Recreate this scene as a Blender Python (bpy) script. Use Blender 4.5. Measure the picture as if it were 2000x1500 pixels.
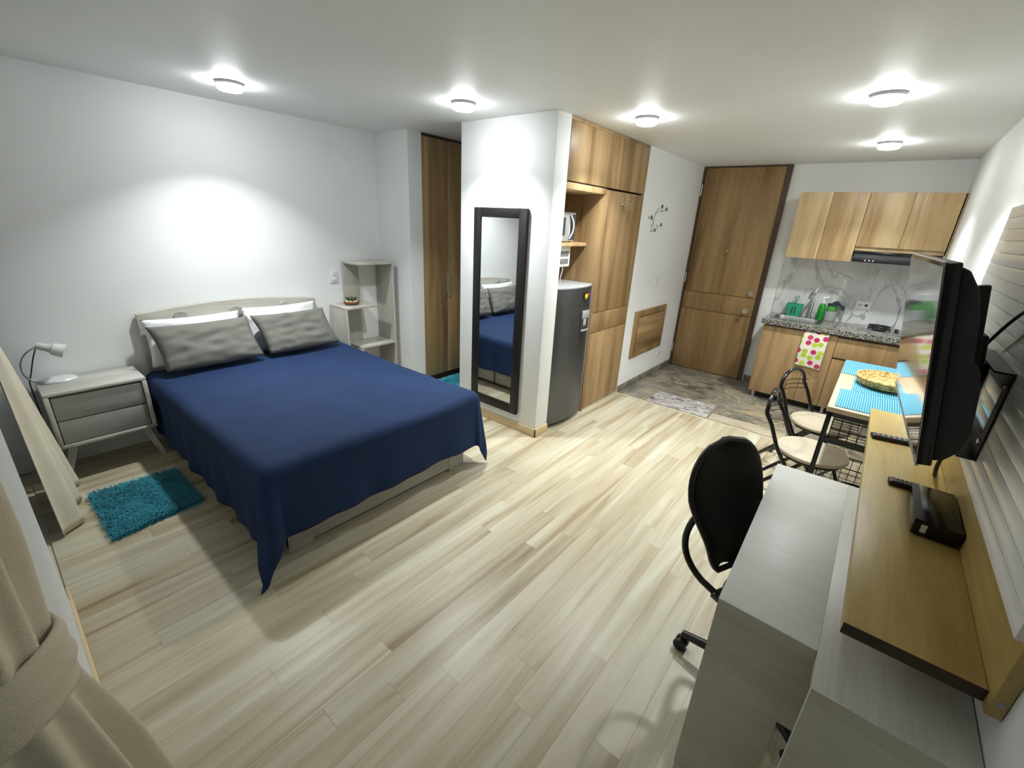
import bpy, bmesh, math, random
import numpy as np
from mathutils import Vector, Matrix, noise
for o in list(bpy.data.objects): bpy.data.objects.remove(o)
scene = bpy.context.scene
COL = scene.collection
random.seed(7)

# ------------------------------------------------------------------ camera
cam_data = bpy.data.cameras.new('camera')
cam_data.sensor_fit = 'HORIZONTAL'; cam_data.sensor_width = 36.0
cam_data.lens = 853.308 / 2000 * 36.0
cam_data.clip_start = 0.01; cam_data.clip_end = 60
cam = bpy.data.objects.new('camera', cam_data); COL.objects.link(cam)
CR = ((0.76786141, -0.25889006, 0.58597337), (0.63871791, 0.23903283, -0.73137045), (0.04927767, 0.93586283, 0.34890181))
cam.matrix_world = Matrix.Translation((3.9589, 0.0661, 1.6996)) @ Matrix(CR).to_4x4()
scene.camera = cam

# ------------------------------------------------------------------ world, view
world = bpy.data.worlds.new('night'); scene.world = world; world.use_nodes = True
world.node_tree.nodes['Background'].inputs[0].default_value = (0.02, 0.025, 0.035, 1)
world.node_tree.nodes['Background'].inputs[1].default_value = 0.3
vs = scene.view_settings
vs.view_transform = 'Standard'; vs.look = 'None'; vs.gamma = 1.0; vs.use_curve_mapping = False
vs.exposure = 0.0
LAMP = 14.0           # watts of each ceiling lamp
BEAM = 110            # beam angle of the lamps

# ------------------------------------------------------------------ dimensions (metres)
H = 2.40; W = 4.3486; L = 5.853
XR = 0.486; Y1 = 2.768; YR2 = 2.92
XP1 = 1.146; XP2 = 2.0555; YM = 2.78; YS = 2.948; YD = 4.269; YT = 4.2585
WX = 1.62             # the window wall starts here

# ------------------------------------------------------------------ materials
def srgb(r, g, b):
    f = lambda c: (c/255/12.92) if c/255 <= 0.04045 else ((c/255+0.055)/1.055)**2.4
    return (f(r), f(g), f(b), 1)
class NT:
    def __init__(s, name):
        s.m = bpy.data.materials.new(name); s.m.use_nodes = True
        s.t = s.m.node_tree; s.n = s.t.nodes
        s.b = s.n['Principled BSDF']
    def node(s, typ, **kw):
        n = s.n.new(typ)
        for k, v in kw.items():
            if k in n.inputs.keys() if isinstance(k, str) else False: n.inputs[k].default_value = v
            else: setattr(n, k, v)
        return n
    def link(s, a, ai, b, bi): s.t.links.new(a.outputs[ai], b.inputs[bi])
    def setb(s, **kw):
        for k, v in kw.items(): s.b.inputs[k.replace('_', ' ')].default_value = v
    def coords(s, scale=(1,1,1), kind='Object', rnd=0.0, rot=(0,0,0)):
        tc = s.node('ShaderNodeTexCoord'); mp = s.node('ShaderNodeMapping')
        mp.inputs['Scale'].default_value = scale; mp.inputs['Rotation'].default_value = rot
        if rnd:
            oi = s.node('ShaderNodeObjectInfo'); mul = s.node('ShaderNodeVectorMath', operation='SCALE')
            mul.inputs[0].default_value = (1.0, 0.73, 0.41); s.t.links.new(oi.outputs['Random'], mul.inputs['Scale'])
            mul2 = s.node('ShaderNodeVectorMath', operation='SCALE'); s.t.links.new(mul.outputs[0], mul2.inputs[0]); mul2.inputs['Scale'].default_value = rnd
            add = s.node('ShaderNodeVectorMath', operation='ADD')
            s.t.links.new(tc.outputs[kind], add.inputs[0]); s.t.links.new(mul2.outputs[0], add.inputs[1])
            s.t.links.new(add.outputs[0], mp.inputs[0])
        else: s.t.links.new(tc.outputs[kind], mp.inputs[0])
        return mp
    def noise(s, mp, scale, detail=4, rough=0.55, dist=0.0):
        n = s.node('ShaderNodeTexNoise'); n.inputs['Scale'].default_value = scale; n.inputs['Detail'].default_value = detail
        n.inputs['Roughness'].default_value = rough; n.inputs['Distortion'].default_value = dist
        s.t.links.new(mp.outputs[0], n.inputs['Vector']); return n
    def ramp(s, src, out, stops):
        r = s.node('ShaderNodeValToRGB'); e = r.color_ramp.elements
        while len(e) < len(stops): e.new(0.5)
        for i, (p, c) in enumerate(stops): e[i].position = p; e[i].color = c
        s.t.links.new(src.outputs[out], r.inputs[0]); return r
    def mix(s, a, ao, b, bo, fac, mode='MIX'):
        m = s.node('ShaderNodeMix', data_type='RGBA', blend_type=mode)
        if isinstance(fac, (int, float)): m.inputs[0].default_value = fac
        else: s.t.links.new(fac[0].outputs[fac[1]], m.inputs[0])
        for x, xo, i in ((a, ao, 6), (b, bo, 7)):
            if x is None: m.inputs[i].default_value = xo
            else: s.t.links.new(x.outputs[xo], m.inputs[i])
        return m
    def bump(s, src, out, strength=0.2, dist=0.01):
        b = s.node('ShaderNodeBump'); b.inputs['Strength'].default_value = strength; b.inputs['Distance'].default_value = dist
        s.t.links.new(src.outputs[out], b.inputs['Height']); s.t.links.new(b.outputs[0], s.b.inputs['Normal']); return b
    def color(s, n, out): s.t.links.new(n.outputs[out], s.b.inputs['Base Color'])

def plain(name, col, rough=0.5, metal=0.0, spec=0.5, noise_amt=0.06, bump=0.0, bscale=200, coat=0):
    t = NT(name); mp = t.coords(); n = t.noise(mp, 9, 3)
    d = tuple(c*(1-noise_amt) for c in col[:3]) + (1,); l = tuple(min(1, c*(1+noise_amt)) for c in col[:3]) + (1,)
    r = t.ramp(n, 0, [(0.3, d), (0.7, l)]); t.color(r, 0)
    t.setb(Roughness=rough, Metallic=metal); t.b.inputs['Specular IOR Level'].default_value = spec
    if coat: t.b.inputs['Coat Weight'].default_value = coat; t.b.inputs['Coat Roughness'].default_value = 0.08
    if bump:
        n2 = t.noise(mp, bscale, 3); t.bump(n2, 0, bump, 0.004)
    return t.m
def wood(name, cols, grain='z', rough=0.42, rnd=9.0, freq=7.0, stretch=0.07, fine=0.35, coat=0.0):
    t = NT(name)
    sc = {'x': (stretch, 1, 1), 'y': (1, stretch, 1), 'z': (1, 1, stretch)}[grain]
    mp = t.coords(sc, rnd=rnd)
    n1 = t.noise(mp, freq, 5, 0.55, 0.6)
    k = len(cols)
    r1 = t.ramp(n1, 0, [(0.28+0.44*i/(k-1), c) for i, c in enumerate(cols)])
    n2 = t.noise(mp, freq*11, 4, 0.6, 0.3)
    r2 = t.ramp(n2, 0, [(0.3, (0.62, 0.60, 0.57, 1)), (0.62, (1, 1, 1, 1))])
    m = t.mix(r1, 0, r2, 0, fine, 'MULTIPLY'); t.color(m, 2)
    t.setb(Roughness=rough); t.bump(n2, 0, 0.08, 0.002)
    if coat: t.b.inputs['Coat Weight'].default_value = coat; t.b.inputs['Coat Roughness'].default_value = 0.15
    return t.m
M = {}
def wallmat(name, col):
    t = NT(name); mp = t.coords(); n = t.noise(mp, 1.3, 3); n2 = t.noise(mp, 140, 4)
    d = tuple(c*0.97 for c in col[:3])+(1,)
    r = t.ramp(n, 0, [(0.35, d), (0.65, col)]); t.color(r, 0)
    t.setb(Roughness=0.55); t.b.inputs['Specular IOR Level'].default_value = 0.35; t.bump(n2, 0, 0.06, 0.003); return t.m
M['wall'] = wallmat('white_wall_paint', (0.885, 0.90, 0.905, 1))
M['ceiling'] = wallmat('ceiling_paint', (0.86, 0.875, 0.865, 1))
OAK = [srgb(118,92,62), srgb(156,126,88), srgb(178,148,106), srgb(194,166,124)]
M['oak'] = wood('oak_laminate', OAK, 'z')
M['oak_lit'] = wood('lit_oak_laminate', [srgb(150,120,82), srgb(186,156,112), srgb(202,176,132), srgb(212,190,148)], 'z')  # same laminate, brighter copy: stronger light is put into the colour
M['oak_shaded'] = wood('shaded_oak_laminate', [srgb(108,82,50), srgb(142,112,72), srgb(160,130,88), srgb(174,146,102)], 'z')  # same laminate, darker copy: weaker light at the door put into the colour
M['oak_x'] = wood('oak_laminate_horizontal', OAK, 'y')
M['shelf_oak'] = wood('golden_oak_shelf', [srgb(166,140,82), srgb(188,162,100), srgb(202,178,114), srgb(210,188,128)], 'y', rough=0.38, freq=9, fine=0.3)
M['dark_edge'] = plain('dark_brown_edge', srgb(62,46,30), 0.5)
M['oak_dark'] = wood('shadow_gap_oak', [srgb(58,42,27), srgb(76,56,36), srgb(90,68,45)], 'z')
M['ash'] = wood('whitewashed_ash', [srgb(150,147,138), srgb(178,175,166), srgb(194,191,183)], 'y', freq=10, fine=0.25)
M['ash_z'] = wood('whitewashed_ash_vertical', [srgb(168,165,156), srgb(190,187,178), srgb(202,199,191)], 'z', freq=10, fine=0.22)
M['night'] = wood('nightstand_white_oak', [srgb(176,176,168), srgb(196,196,189), srgb(208,208,202)], 'y', freq=10, fine=0.22)
M['drawer'] = wood('grey_drawer_front', [srgb(146,147,142), srgb(162,163,158), srgb(172,173,168)], 'y', freq=10, fine=0.22)
M['desk_top'] = wood('white_desk_laminate', [srgb(236,237,234), srgb(244,245,243), srgb(250,250,249)], 'x', rough=0.42, freq=12, fine=0.10)
M['desk_side'] = wood('grey_ash_desk_side', [srgb(206,205,188), srgb(222,221,205), srgb(230,229,215)], 'x', rough=0.4, freq=10, fine=0.3)
M['desk_cab'] = wood('grey_ash_cabinet', [srgb(196,195,188), srgb(214,213,207), srgb(226,226,220)], 'y', rough=0.4, freq=12, fine=0.25)
M['beige_trim'] = wood('beige_baseboard', [srgb(196,170,128), srgb(212,188,146), srgb(222,200,160)], 'x', freq=5, fine=0.15)
M['panel_white'] = wood('white_panel_board', [srgb(226,226,221), srgb(238,238,234), srgb(244,244,241)], 'y', rough=0.25, freq=8, fine=0.12, coat=0.2)
# floor planks
def plankmat():
    t = NT('floor_plank_laminate'); mp = t.coords((1, 0.055, 1), rnd=40)
    n1 = t.noise(mp, 9, 5, 0.55, 0.9)
    r1 = t.ramp(n1, 0, [(0.28, srgb(142,122,95)), (0.40, srgb(178,166,141)), (0.56, srgb(198,191,170)), (0.75, srgb(212,210,195))])
    n2 = t.noise(mp, 75, 4, 0.6); r2 = t.ramp(n2, 0, [(0.3, (0.8,0.77,0.73,1)), (0.6, (1,1,1,1))])
    m = t.mix(r1, 0, r2, 0, 0.35, 'MULTIPLY')
    oi = t.node('ShaderNodeObjectInfo')
    r3 = t.ramp(oi, 'Random', [(0.0, (0.84,0.81,0.76,1)), (0.35, (1,0.96,0.91,1)), (0.7, (0.96,0.97,0.95,1)), (1.0, (1.06,1.07,1.05,1))])
    m2 = t.mix(m, 2, r3, 0, 0.8, 'MULTIPLY'); t.color(m2, 2)
    t.setb(Roughness=0.36); t.b.inputs['Specular IOR Level'].default_value = 0.45; t.bump(n2, 0, 0.05, 0.002); return t.m
M['plank'] = plankmat()
def tilemat():
    t = NT('grey_stone_tile'); mp = t.coords(rnd=0)
    n1 = t.noise(mp, 3.2, 7, 0.6, 1.2)
    r1 = t.ramp(n1, 0, [(0.25, srgb(70,68,62)), (0.42, srgb(104,101,92)), (0.55, srgb(132,127,114)), (0.7, srgb(150,142,125)), (0.8, srgb(170,150,120))])
    mp2 = t.coords((1.0, 1.6, 1), rot=(0, 0, 0.9)); n2 = t.noise(mp2, 1.6, 5, 0.5, 1.5)
    r2 = t.ramp(n2, 0, [(0.485, (0,0,0,1)), (0.5, (1,1,1,1)), (0.515, (0,0,0,1))])
    m = t.mix(r1, 0, None, srgb(178,158,126), (r2, 0)); t.color(m, 2)
    t.setb(Roughness=0.3); return t.m
M['tile'] = tilemat()
M['grout'] = plain('beige_threshold', srgb(206,194,168), 0.5)
def marble():
    t = NT('white_marble'); mp = t.coords((1, 1, 0.55), rot=(0, 0.75, 0))
    n = t.noise(mp, 2.3, 6, 0.55, 1.4)
    r = t.ramp(n, 0, [(0.47, (0,0,0,1)), (0.5, (1,1,1,1)), (0.525, (0,0,0,1))])
    n2 = t.noise(mp, 2.4, 4); r2 = t.ramp(n2, 0, [(0.3, srgb(196,198,198)), (0.6, srgb(222,223,223))])
    n3 = t.noise(mp, 1.1, 2); r3 = t.ramp(n3, 0, [(0.40, (0.05,0.05,0.05,1)), (0.58, (1,1,1,1))])
    f = t.mix(r, 0, r3, 0, 1.0, 'MULTIPLY')
    m = t.mix(r2, 0, None, srgb(98,98,98), (f, 2)); t.color(m, 2); t.setb(Roughness=0.2); return t.m
M['marble'] = marble()
def granite():
    t = NT('speckled_granite'); mp = t.coords()
    v = t.node('ShaderNodeTexVoronoi'); v.inputs['Scale'].default_value = 120; t.link(mp, 0, v, 'Vector')
    r = t.ramp(v, 'Color', [(0.15, srgb(44,44,44)), (0.4, srgb(92,92,90)), (0.65, srgb(140,138,130)), (0.9, srgb(190,186,172))]); t.color(r, 0)
    t.setb(Roughness=0.22); return t.m
M['granite'] = granite()
def cloth(name, col, rough=0.85, sheen=0.2, scale=350, amt=0.08, bump=0.25):
    t = NT(name); mp = t.coords(); n = t.noise(mp, 5, 4)
    d = tuple(c*(1-amt) for c in col[:3])+(1,); l = tuple(min(1, c*(1+amt)) for c in col[:3])+(1,)
    r = t.ramp(n, 0, [(0.3, d), (0.7, l)]); t.color(r, 0)
    w = t.node('ShaderNodeTexVoronoi'); w.inputs['Scale'].default_value = scale; t.link(mp, 0, w, 'Vector')
    t.bump(w, 0, bump, 0.002); t.setb(Roughness=rough)
    t.b.inputs['Sheen Weight'].default_value = sheen; t.b.inputs['Specular IOR Level'].default_value = 0.25
    return t.m
M['navy'] = cloth('navy_duvet_cotton', srgb(26,46,82), 0.8, 0.0)
M['grey_pillow'] = cloth('grey_pillowcase', srgb(112,111,105), 0.7, 0.0)
M['white_pillow'] = cloth('white_pillowcase', srgb(228,229,232), 0.8, 0.1)
M['mattress'] = cloth('mattress_ticking', srgb(220,220,215))
M['curtain'] = cloth('beige_curtain_linen', srgb(230,221,198), 0.9, 0.1, 500, 0.05, 0.4)
M['chair_fabric'] = cloth('black_mesh_fabric', srgb(17,17,18), 0.8, 0.1, 600)
M['black_plastic'] = plain('black_plastic', srgb(22,23,25), 0.35)
M['black_gloss'] = plain('black_gloss_paint', srgb(14,14,15), 0.18)
M['black_matte'] = plain('black_matte_frame', srgb(16,15,15), 0.5)
M['chrome'] = plain('chrome', (0.75,0.75,0.76,1), 0.18, 1.0)
M['steel'] = plain('brushed_steel', (0.60,0.61,0.62,1), 0.3, 1.0)
M['sink_steel'] = plain('sink_steel', (0.36,0.37,0.38,1), 0.32, 1.0)
M['nickel'] = plain('satin_nickel', (0.66,0.63,0.57,1), 0.28, 1.0)
M['brass'] = plain('brass', (0.7,0.52,0.25,1), 0.3, 1.0)
M['white_plastic'] = plain('white_plastic', srgb(232,233,233), 0.4)
M['white_gloss'] = plain('white_enamel', srgb(225,227,228), 0.3)
M['grey_plastic'] = plain('grey_plastic', srgb(168,168,170), 0.4)
M['dark_grey'] = plain('dark_grey_plastic', srgb(58,60,63), 0.4)
M['fridge'] = plain('graphite_fridge_steel', srgb(96,98,100), 0.3, 0.75)
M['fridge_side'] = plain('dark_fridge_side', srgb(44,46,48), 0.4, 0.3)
M['cord'] = plain('black_cord', srgb(20,20,22), 0.5)
M['white_cord'] = plain('white_cord', srgb(214,200,200), 0.5)
M['rug'] = plain('turquoise_shag', srgb(52,136,156), 0.9, noise_amt=0.35)
M['rug_hall_lit'] = plain('lit_turquoise_shag', srgb(70,182,204), 0.9, noise_amt=0.4)  # turquoise brightened: the light on the hall rug is put into its colour
M['green'] = plain('teal_green_plastic', srgb(52,158,124), 0.4)
M['soap'] = plain('green_liquid_soap', srgb(22,138,40), 0.15, spec=0.6)
M['sponge'] = plain('green_sponge', srgb(74,156,62), 0.9)
M['navy_cloth'] = plain('dark_navy_cloth', srgb(34,42,58), 0.9)
M['straw'] = None
M['yellow'] = plain('yellow_magnet', srgb(228,190,40), 0.5)
M['red'] = plain('red_magnet', srgb(196,70,36), 0.5)
M['leaf'] = plain('green_succulent', srgb(62,92,52), 0.6, noise_amt=0.25)
M['pebble'] = plain('white_pebble', srgb(222,208,184), 0.7)
M['clay'] = plain('brown_clay_dish', srgb(122,78,48), 0.7)
M['art_grey'] = plain('grey_metal_flower', srgb(88,90,92), 0.4, 0.3)
M['art_light'] = plain('pale_grey_stem', srgb(176,178,178), 0.5)
M['seat'] = wood('pale_wood_seat', [srgb(164,150,128), srgb(186,174,152), srgb(198,188,170)], 'x', freq=6, fine=0.15, rough=0.4)
M['table_top'] = wood('pale_wood_table', [srgb(184,160,130), srgb(202,180,150), srgb(210,192,166)], 'y', freq=6, fine=0.15)
def emit(name, col, s):
    t = NT(name); t.b.inputs['Emission Color'].default_value = col; t.b.inputs['Emission Strength'].default_value = s
    t.setb(Base_Color=(0.9,0.9,0.9,1), Roughness=0.5); return t.m
M['lamp'] = emit('lit_lamp_diffuser', (0.96, 1.0, 0.985, 1), 90.0)
M['lamp_side'] = emit('lit_lamp_rim', (0.96, 1.0, 0.985, 1), 90.0)
def mirrormat():
    t = NT('mirror_glass'); mp = t.coords(); n = t.noise(mp, 3); r = t.ramp(n, 0, [(0.3, (0.86,0.88,0.88,1)), (0.7, (0.88,0.9,0.9,1))]); t.color(r, 0)
    t.setb(Metallic=1.0, Roughness=0.015); return t.m
M['mirror'] = mirrormat()
M['screen'] = plain('tv_screen_glass', srgb(10,10,12), 0.04, spec=0.9, coat=1.0)
def glass():
    t = NT('window_glass'); t.setb(Base_Color=(0.85,0.9,0.9,1), Roughness=0.02, IOR=1.45); t.b.inputs['Transmission Weight'].default_value = 0.9; return t.m
M['glass'] = glass()
def stripes():
    t = NT('blue_ribbed_mat'); mp = t.coords((1, 1, 1))
    w = t.node('ShaderNodeTexWave', wave_type='BANDS', bands_direction='X'); w.inputs['Scale'].default_value = 30; w.inputs['Distortion'].default_value = 0.3
    t.link(mp, 0, w, 'Vector')
    r = t.ramp(w, 'Fac', [(0.1, srgb(44,118,150)), (0.55, srgb(72,156,186)), (0.9, srgb(126,190,206))]); t.color(r, 0)
    t.bump(w, 'Fac', 0.5, 0.004); t.setb(Roughness=0.8); return t.m
M['mat_blue'] = stripes()
def strawmat():
    t = NT('woven_straw'); mp = t.coords((1,1,1)); v = t.node('ShaderNodeTexVoronoi'); v.inputs['Scale'].default_value = 60; t.link(mp, 0, v, 'Vector')
    r = t.ramp(v, 'Distance', [(0.1, srgb(226,200,140)), (0.6, srgb(190,158,96)), (0.9, srgb(140,112,64))]); t.color(r, 0); t.bump(v, 0, 0.6, 0.006); t.setb(Roughness=0.8); return t.m
M['straw'] = strawmat()
def towelmat():
    t = NT('fruit_print_towel'); mp = t.coords((1, 0, 1), rot=(math.pi/2, 0, 0)); v = t.node('ShaderNodeTexVoronoi', voronoi_dimensions='2D'); v.inputs['Scale'].default_value = 15.5; v.inputs['Randomness'].default_value = 0.5
    t.link(mp, 0, v, 'Vector')
    d = t.ramp(v, 'Distance', [(0.36, (1,1,1,1)), (0.40, (0,0,0,1))])
    sep = t.node('ShaderNodeSeparateColor'); t.link(v, 'Color', sep, 0)
    c = t.ramp(sep, 0, [(0.0, srgb(176,204,52)), (0.45, srgb(196,214,70)), (0.5, srgb(196,50,104)), (0.85, srgb(206,70,116)), (0.9, srgb(226,190,190))])
    c.color_ramp.interpolation = 'CONSTANT'
    m = t.mix(None, srgb(232,228,216), c, 0, (d, 0)); t.color(m, 2); t.setb(Roughness=0.9); return t.m
M['towel'] = towelmat()
def doormat_mat():
    t = NT('grey_branch_print_mat'); mp = t.coords((1, 2.2, 1), rot=(0,0,0.4)); n = t.noise(mp, 6, 6, 0.6, 2.5)
    r = t.ramp(n, 0, [(0.36, srgb(74,72,76)), (0.46, srgb(150,146,144)), (0.6, srgb(184,178,172))]); t.color(r, 0); t.setb(Roughness=0.9); return t.m
M['doormat'] = doormat_mat()
M['threshold_mat'] = wood('pale_wood_runner', [srgb(140,126,104), srgb(178,166,144), srgb(196,186,166)], 'x', freq=9, stretch=0.3)

# ------------------------------------------------------------------ geometry helpers
class G:
    def __init__(s): s.bm = bmesh.new()
    def box(s, x0, x1, y0, y1, z0, z1, bev=0, seg=2):
        vs = [s.bm.verts.new((x, y, z)) for x in (x0, x1) for y in (y0, y1) for z in (z0, z1)]
        fs = [(0,1,3,2), (4,6,7,5), (0,4,5,1), (2,3,7,6), (0,2,6,4), (1,5,7,3)]
        F = [s.bm.faces.new([vs[i] for i in f]) for f in fs]
        if bev:
            E = {e for f in F for e in f.edges}
            bmesh.ops.bevel(s.bm, geom=list(E), offset=bev, segments=seg, profile=0.5, affect='EDGES')
        return s
    def ring(s, c, u, v, r, n):
        return [s.bm.verts.new(c + u*(r*math.cos(2*math.pi*i/n)) + v*(r*math.sin(2*math.pi*i/n))) for i in range(n)]
    def skin(s, rings, cap=True, closed=False):
        n = len(rings[0]); m = len(rings)
        for k in range(m if closed else m-1):
            a, b = rings[k], rings[(k+1) % m]
            for i in range(n): s.bm.faces.new((a[i], a[(i+1) % n], b[(i+1) % n], b[i]))
        if cap and not closed:
            s.bm.faces.new(list(reversed(rings[0]))); s.bm.faces.new(rings[-1])
        return s
    def cyl(s, p0, p1, r0, r1=None, n=16):
        p0, p1 = Vector(p0), Vector(p1); d = (p1-p0).normalized()
        u = d.orthogonal().normalized(); v = d.cross(u); r1 = r0 if r1 is None else r1
        return s.skin([s.ring(p0, u, v, r0, n), s.ring(p1, u, v, r1, n)])
    def tube(s, pts, r, n=8, closed=False):
        P = [Vector(p) for p in pts]; m = len(P); rings = []; u = None
        for i in range(m):
            a = P[(i-1) % m] if (closed or i > 0) else P[i]; b = P[(i+1) % m] if (closed or i < m-1) else P[i]
            d = (b-a).normalized()
            if u is None: u = d.orthogonal().normalized()
            else: u = (u - d*u.dot(d)).normalized()
            rr = r[i] if isinstance(r, (list, tuple)) else r
            rings.append(s.ring(P[i], u, d.cross(u), rr, n))
        return s.skin(rings, closed=closed)
    def lathe(s, c, prof, n=24, sx=1.0, sy=1.0, cap=True):
        c = Vector(c); rings = []
        for r, z in prof:
            rings.append([s.bm.verts.new(c + Vector((sx*r*math.cos(2*math.pi*i/n), sy*r*math.sin(2*math.pi*i/n), z))) for i in range(n)])
        return s.skin(rings, cap=cap)
    def prism(s, poly, axis, a0, a1, bev=0):
        def p(q, a):
            return {'x': (a, q[0], q[1]), 'y': (q[0], a, q[1]), 'z': (q[0], q[1], a)}[axis]
        A = [s.bm.verts.new(p(q, a0)) for q in poly]; B = [s.bm.verts.new(p(q, a1)) for q in poly]; n = len(poly)
        F = [s.bm.faces.new(list(reversed(A))), s.bm.faces.new(B)]
        for i in range(n): F.append(s.bm.faces.new((A[i], A[(i+1) % n], B[(i+1) % n], B[i])))
        if bev:
            bmesh.ops.recalc_face_normals(s.bm, faces=F)
            bmesh.ops.bevel(s.bm, geom=list({e for f in F for e in f.edges}), offset=bev, segments=2, profile=0.5, affect='EDGES')
        return s
    def grid(s, nu, nv, f, closed_u=False):
        V = [[s.bm.verts.new(f(i/(nu if closed_u else nu-1), j/(nv-1))) for j in range(nv)] for i in range(nu)]
        for i in range(nu if closed_u else nu-1):
            for j in range(nv-1):
                s.bm.faces.new((V[i][j], V[(i+1) % nu][j], V[(i+1) % nu][j+1], V[i][j+1]))
        return V
    def xform(s, m): bmesh.ops.transform(s.bm, matrix=m, verts=s.bm.verts[:]); return s

ORG = {}
def link_mesh(name, g, mat, origin, angle=38, recalc=True):
    bm = g.bm
    if recalc: bmesh.ops.recalc_face_normals(bm, faces=bm.faces[:])
    bmesh.ops.translate(bm, verts=bm.verts[:], vec=-Vector(origin))
    me = bpy.data.meshes.new(name); bm.to_mesh(me); bm.free()
    me.polygons.foreach_set('use_smooth', [True]*len(me.polygons))
    me.set_sharp_from_angle(angle=math.radians(angle))
    me.materials.append(M[mat] if isinstance(mat, str) else mat)
    o = bpy.data.objects.new(name, me); COL.objects.link(o); return o
def tag(o, label=None, cat=None, group=None, kind=None):
    if label: o['label'] = label
    if cat: o['category'] = cat
    if group: o['group'] = group
    if kind: o['kind'] = kind
    return o
def single(name, g, mat, label, cat, group=None, **kw):
    xs = [v.co.x for v in g.bm.verts]; ys = [v.co.y for v in g.bm.verts]; zs = [v.co.z for v in g.bm.verts]
    org = ((min(xs)+max(xs))/2, (min(ys)+max(ys))/2, min(zs))
    o = link_mesh(name, g, mat, org, **kw); o.location = org; ORG[o] = Vector(org); return tag(o, label, cat, group)
def struct(name, g, mat, label=None, cat=None, **kw):
    o = single(name, g, mat, label, cat, **kw); o['kind'] = 'structure'; return o
def thing(name, loc, label, cat, group=None, local=False, rz=0):
    o = bpy.data.objects.new(name, None); COL.objects.link(o); o.empty_display_size = 0.05
    o.location = loc; o.rotation_euler = (0, 0, rz); ORG[o] = Vector((0,0,0)) if local else Vector(loc); return tag(o, label, cat, group)
def part(parent, name, g, mat, label=None, **kw):
    o = link_mesh(name, g, mat, ORG[parent], **kw); o.parent = parent; ORG[o] = ORG[parent]
    if parent.type == 'MESH' and parent.parent is None: pass
    return tag(o, label)
def share(o, parent, loc):
    c = o.copy(); COL.objects.link(c); c.parent = parent; c.location = loc; return c
def copy_tree(o, parent=None):
    c = o.copy(); COL.objects.link(c); c.parent = parent; ORG[c] = ORG.get(o, Vector((0,0,0)))
    for ch in list(o.children): copy_tree(ch, c)
    return c

# ================================================================== SETTING
g = G().box(-0.15, W+0.15, -0.45, L+0.15, -0.12, -0.009)
floor = struct('floor', g, 'grout', 'pale wood plank floor with grey stone tiles by the entry', 'floor')
FO = ORG[floor]
# wood planks, each its own piece
PW = 0.1; rowoff = 0.0
nrow = int(W/PW)+1
plank_meshes = {}
cnt = 0
for i in range(nrow):
    x0 = i*PW; x1 = min(W, x0+PW)
    y = -random.random()*1.2 if i % 3 else -((i*0.37) % 1.2)
    while y < YT:
        a, b = max(y, 0.0), min(y+1.2, YT-0.004); y += 1.2
        if b-a < 0.03: continue
        ln = round(b-a, 3); wd = round(x1-x0, 3)
        if wd < 0.01: continue
        key = (ln, wd)
        if key not in plank_meshes:
            gg = G().box(0.0003, wd-0.0003, 0.0003, ln-0.0003, -0.009, 0.0)
            o = link_mesh('plank', gg, 'plank', (0,0,0)); plank_meshes[key] = o.data
        else:
            o = bpy.data.objects.new('plank', plank_meshes[key]); COL.objects.link(o)
        o.parent = floor; o.location = Vector((x0, a, 0)) - FO
        cnt += 1
# stone tiles of the entry
for i, x0 in enumerate((2.056, 2.656, 3.256, 3.856)):
    for j, y0 in enumerate((YT+0.022, YT+0.622, YT+1.222)):
        x1 = min(x0+0.6, W); y1 = min(y0+0.6, L)
        gg = G().box(x0+0.0008, x1-0.0008, y0+0.0008, y1-0.0008, -0.009, 0.0)
        part(floor, 'floor_tile', gg, 'tile')
gg = G().box(XP2, W, YT-0.003, YT+0.021, -0.009, 0.003, 0.002)
part(floor, 'threshold_strip', gg, 'grout')

struct('ceiling', G().box(-0.15, W+0.15, -0.45, L+0.15, H, H+0.1), 'ceiling', 'smooth pale grey painted ceiling', 'ceiling')
struct('wall_left', G().box(-0.15, 0, -0.45, Y1, 0, H), 'wall', 'white wall behind the bed', 'wall')
struct('wall_nook', G().box(-0.15, XR, Y1, YR2, 0, H), 'wall', 'white return wall beside the stepped shelf', 'wall')
struct('wall_partition', G().box(XP1, XP2, YM, YS, 0, H, 0.004), 'wall', 'white partition end wall carrying the mirror', 'wall')
struct('wall_hall', G().box(XP1, XP1+0.1, YS, L, 0, H), 'wall', 'white hallway side wall behind the partition', 'wall')
struct('wall_entry', G().box(XP2-0.12, XP2, YD, L, 0, H), 'wall', 'white entry wall with flower ornament', 'wall')
struct('wall_back', G().box(-0.15, W+0.15, L, L+0.15, 0, H), 'wall', 'white kitchen wall with the entry door', 'wall')
struct('wall_right', G().box(W, W+0.15, -0.45, L, 0, H), 'wall', 'white wall behind the television', 'wall')
struct('wall_front', G().box(WX, 2.98, -0.45, 0, 0, H), 'wall', 'white window wall between the two curtains', 'wall')
struct('wall_lintel', G().box(2.98, W+0.15, -0.45, 0, 2.22, H), 'wall', 'white lintel above the near window recess', 'wall')
w2 = struct('window_2', G().box(2.98, W, -0.43, -0.37, 2.14, 2.22), 'white_plastic', 'tall window in the recess behind the near curtain', 'window')
for nm, b in (('window_frame', (2.98, 3.04, -0.43, -0.37, 0, 2.14)), ('window_frame', (W-0.06, W, -0.43, -0.37, 0, 2.14)), ('window_frame', (3.63, 3.69, -0.43, -0.37, 0, 2.14)), ('window_sill', (3.04, W-0.06, -0.43, -0.37, 0, 0.06))):
    part(w2, nm, G().box(*b, 0.004), 'white_plastic')
for b in ((3.04, 3.63), (3.69, W-0.06)):
    part(w2, 'pane', G().box(b[0], b[1], -0.405, -0.397, 0.06, 2.14), 'glass')
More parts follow.
